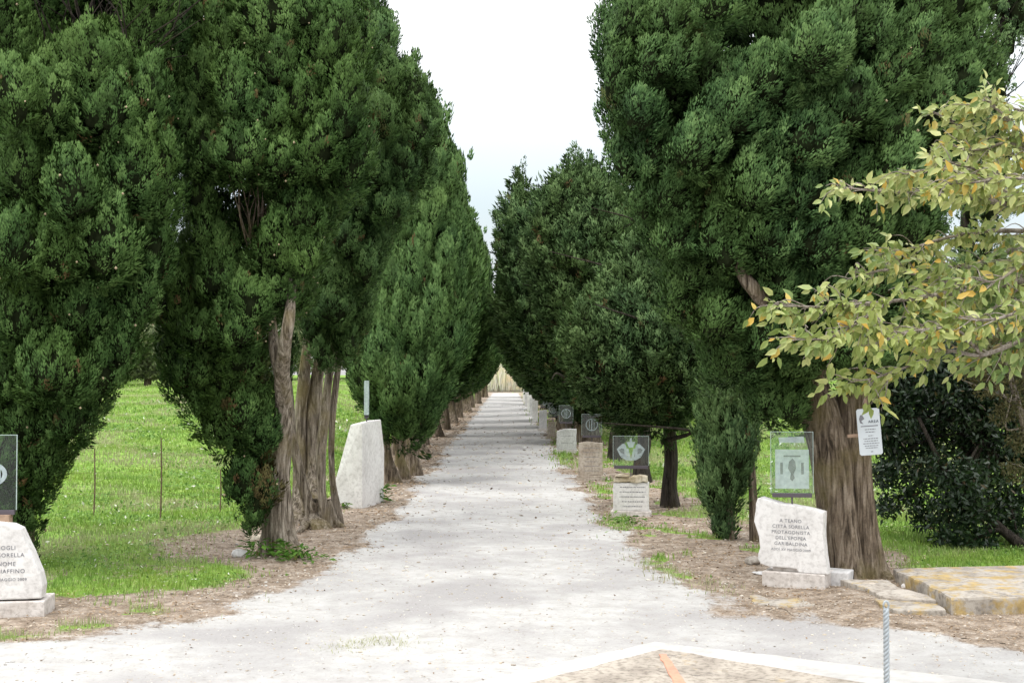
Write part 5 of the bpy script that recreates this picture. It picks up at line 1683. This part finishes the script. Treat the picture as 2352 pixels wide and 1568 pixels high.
mb = MB(); mb.box(-.165, .06, .0032, .020, -.035, -.010, .003); mb.build('strut', M['wood'], sg)
mb = MB(); mb.box(-.02, .0, .0032, .016, .12, .25, .002); mb.build('hanger', M['wood'], sg)

# ------------------------------------------------------------------ lichen slab, flagstones, foot stones
A, B_ = flat(2052, 1338), flat(2185, 1410)
C_, D_ = np.array([6.2, 8.75, 0]), np.array([5.9, 10.4, 0])
ctr = (A + B_) / 2
P = densify([tuple((q - ctr)[:2]) for q in (A, B_, C_, D_)], .12, .012, 5)
mb = MB(); mb.slab(P, -.05, .115, .02)
o = mb.build('stone_slab', M['lichen'], jitter=.03); o.location = ctr
tag(o, 'big flat stone slab covered in orange lichen, right of the huge trunk', 'stone slab')
GF = 'broken flagstones by the huge trunk'


def flag(pts, z1, mat, label, seed):
    q = [flat(u, v) for u, v in pts]
    c = sum(q) / len(q); c[2] = float(gz(c[0], c[1])) + .012
    mb = MB(); mb.slab(densify([tuple((p - c)[:2]) for p in q], .07, .008, seed), -.06, z1, .008)
    o = mb.build('flagstone', M[mat], jitter=.012); o.location = c
    tag(o, label, 'flagstone', GF)


flag([(1925, 1342), (2040, 1345), (2065, 1362), (2140, 1382), (2150, 1392), (2035, 1388), (1985, 1362)], .022, 'lichen_grey', 'grey cracked flagstone between the huge trunk and the lichen slab', 1)
flag([(2010, 1385), (2150, 1398), (2172, 1412), (2060, 1414), (2020, 1398)], .018, 'lichen', 'flagstone with a yellow lichen edge, just behind the steel post', 2)
flag([(1722, 1368), (1740, 1366), (1765, 1378), (1835, 1374), (1872, 1392), (1800, 1394), (1730, 1388)], .012, 'lichen', 'thin orange-lichened stone flush in the dirt before the A TEANO plinth', 3)
rock('rock', 1995, 1352, (.13, .07, .035), M['stone_brown'], 611, 'flat brown stone lying against the foot of the huge trunk', sink=.1)
rock('rock', 2035, 1350, (.08, .06, .03), M['stone_brown'], 612, 'smaller brown stone right of the flat one at the foot of the huge trunk', sink=.1)
rock('pebble', 2076, 1352, (.022, .02, .02), M['stone'], 613, 'small round white pebble beside the corner of the lichen slab', 'pebble', sink=-.2)
rock('rock', 553, 1274, (.085, .07, .05), M['stone'], 614, 'white rock on the dirt left of the forked cypress stem', sink=0)
rock('rock', 590, 1238, (.12, .08, .04), M['stone_cap'], 615, 'tan rock half hidden behind the forked cypress stem', sink=0)
rock('rock', 790, 1122, (.12, .3, .11), M['stone_grey'], 616, 'grey rock behind the left foot of the tall white slab', sink=.1)
rr3 = np.random.default_rng(8)

# hollow log lying in the far field
ly = 40.0
lc = at(424, 938, ly); lz = float(gz(lc[0], ly))
mb = MB()
ro, ri, L_ = .17, .075, .9
n_ = 20
ring_ = []
for rad_, yy_ in ((ri, .3), (ri, 0), (ro * .96, 0), (ro, .02), (ro, L_), (0.001, L_)):
    ring_.append([mb.bm.verts.new((rad_ * math.cos(2 * math.pi * k / n_), yy_, ro + rad_ * math.sin(2 * math.pi * k / n_))) for k in range(n_)])
for a_, b__ in zip(ring_, ring_[1:]):
    for k in range(n_):
        mb.bm.faces.new((a_[k], a_[(k + 1) % n_], b__[(k + 1) % n_], b__[k]))
mb.bm.faces.new(ring_[0][::-1])
bmesh.ops.recalc_face_normals(mb.bm, faces=mb.bm.faces[:])
o = mb.build('hollow_log', M['stone_cap'], jitter=.02); o.location = (lc[0], ly, lz - .02); o.rotation_euler = (0, 0, .2)
tag(o, 'pale hollow log lying in the far grass beside the forked cypress crown', 'log')

# ------------------------------------------------------------------ thin wire fence in the left field
p0 = flat(215, 1190)
fence = empty('wire_fence', (p0[0], p0[1], 0), 'thin wire fence of rusty iron rods crossing the left field', 'fence')
posts = []
for u, v, hh in ((-90, 1178, .75), (60, 1186, .75), (215, 1190, .76), (368, 1196, .90), (505, 1180, .5)):
    q = flat(u, v); q[2] = float(gz(q[0], q[1])); posts.append((q, hh))
for q, hh in posts:
    loc = q - np.array(fence.location)
    mb = MB(); mb.tube([loc + [0, 0, -.1], loc + [.012, 0, hh * .5], loc + [.004, 0, hh]], [.009, .009, .007], 7); mb.build('post', M['rust'], fence)
wires = []
for f_ in (.35, .65, .92):
    for (qa, ha), (qb, hb) in zip(posts, posts[1:]):
        a_ = qa + [0, -.008, ha * f_] - np.array(fence.location); b__ = qb + [0, -.008, hb * f_] - np.array(fence.location)
        wires.append(tube_np([a_, (a_ + b__) / 2 - [0, 0, .02], b__], [.0013] * 3, 5, 8))
link('wire', tubes_mesh('wire', wires, M['rust']), fence)

# ------------------------------------------------------------------ low platform in the foreground, steel post
outer = [(.84, 7.66), (2.55, 6.64), (1.35, 4.6), (-1.25, 5.6)]
inner = [(.86, 7.42), (2.12, 6.33), (1.2, 4.9), (-.85, 5.62)]
plat = empty('low_platform', (.84, 6.2, 0), 'low lozenge platform with a white rim and pebbly lichened top, nearest the viewer', 'platform')
oo = np.array([.84, 6.2])
mb = MB(); mb.slab(densify([tuple(np.array(p) - oo) for p in outer], .15, .006, 3), -.06, .028, .012); mb.build('rim', M['rim'], plat, jitter=.012)
mb = MB(); mb.slab(densify([tuple(np.array(p) - oo) for p in inner], .1, .006, 4), .02, .036, .004); mb.build('paving', M['paving'], plat, jitter=.006)
s0, s1 = flat(1522, 1503, .037)[:2] - oo, flat(1580, 1600, .037)[:2] - oo
dv = norm(s1 - s0); pv = np.array([-dv[1], dv[0]]) * .035
mb = MB(); mb.slab(densify([tuple(s0 - pv * .6), tuple(s1 - pv), tuple(s1 + pv), tuple(s0 + pv * .6)], .06, .003, 6), .034, .043, .002); mb.build('salmon_strip', M['salmon'], plat)

Yp = 6.45
pb = at(2036, 1500, Yp)
post = empty('steel_post', (pb[0], Yp, .02), 'thin grey-blue twisted steel post with an eye at its top', 'post')
ztop = at(2036, 1398, Yp)[2] - .02
tb = []
for k in range(3):
    a_ = 2 * math.pi * k / 3
    P = [(.0078 * math.cos(a_ + z_ * 95), .0078 * math.sin(a_ + z_ * 95), z_) for z_ in np.linspace(-.05, ztop, 150)]
    tb.append(tube_np(P, [.0082] * 150, 8))
link('shaft', tubes_mesh('shaft', tb, M['steel']), post)
P = [(.013 * math.sin(a_), 0, ztop + .018 - .021 * math.cos(a_)) for a_ in np.linspace(0, 2 * math.pi, 24)]
link('eye', tubes_mesh('eye', [tube_np(P, [.0055] * 24, 8)], M['steel']), post)
print('DONE', sum(len(o.data.polygons) for o in S.objects if o.type == 'MESH'))
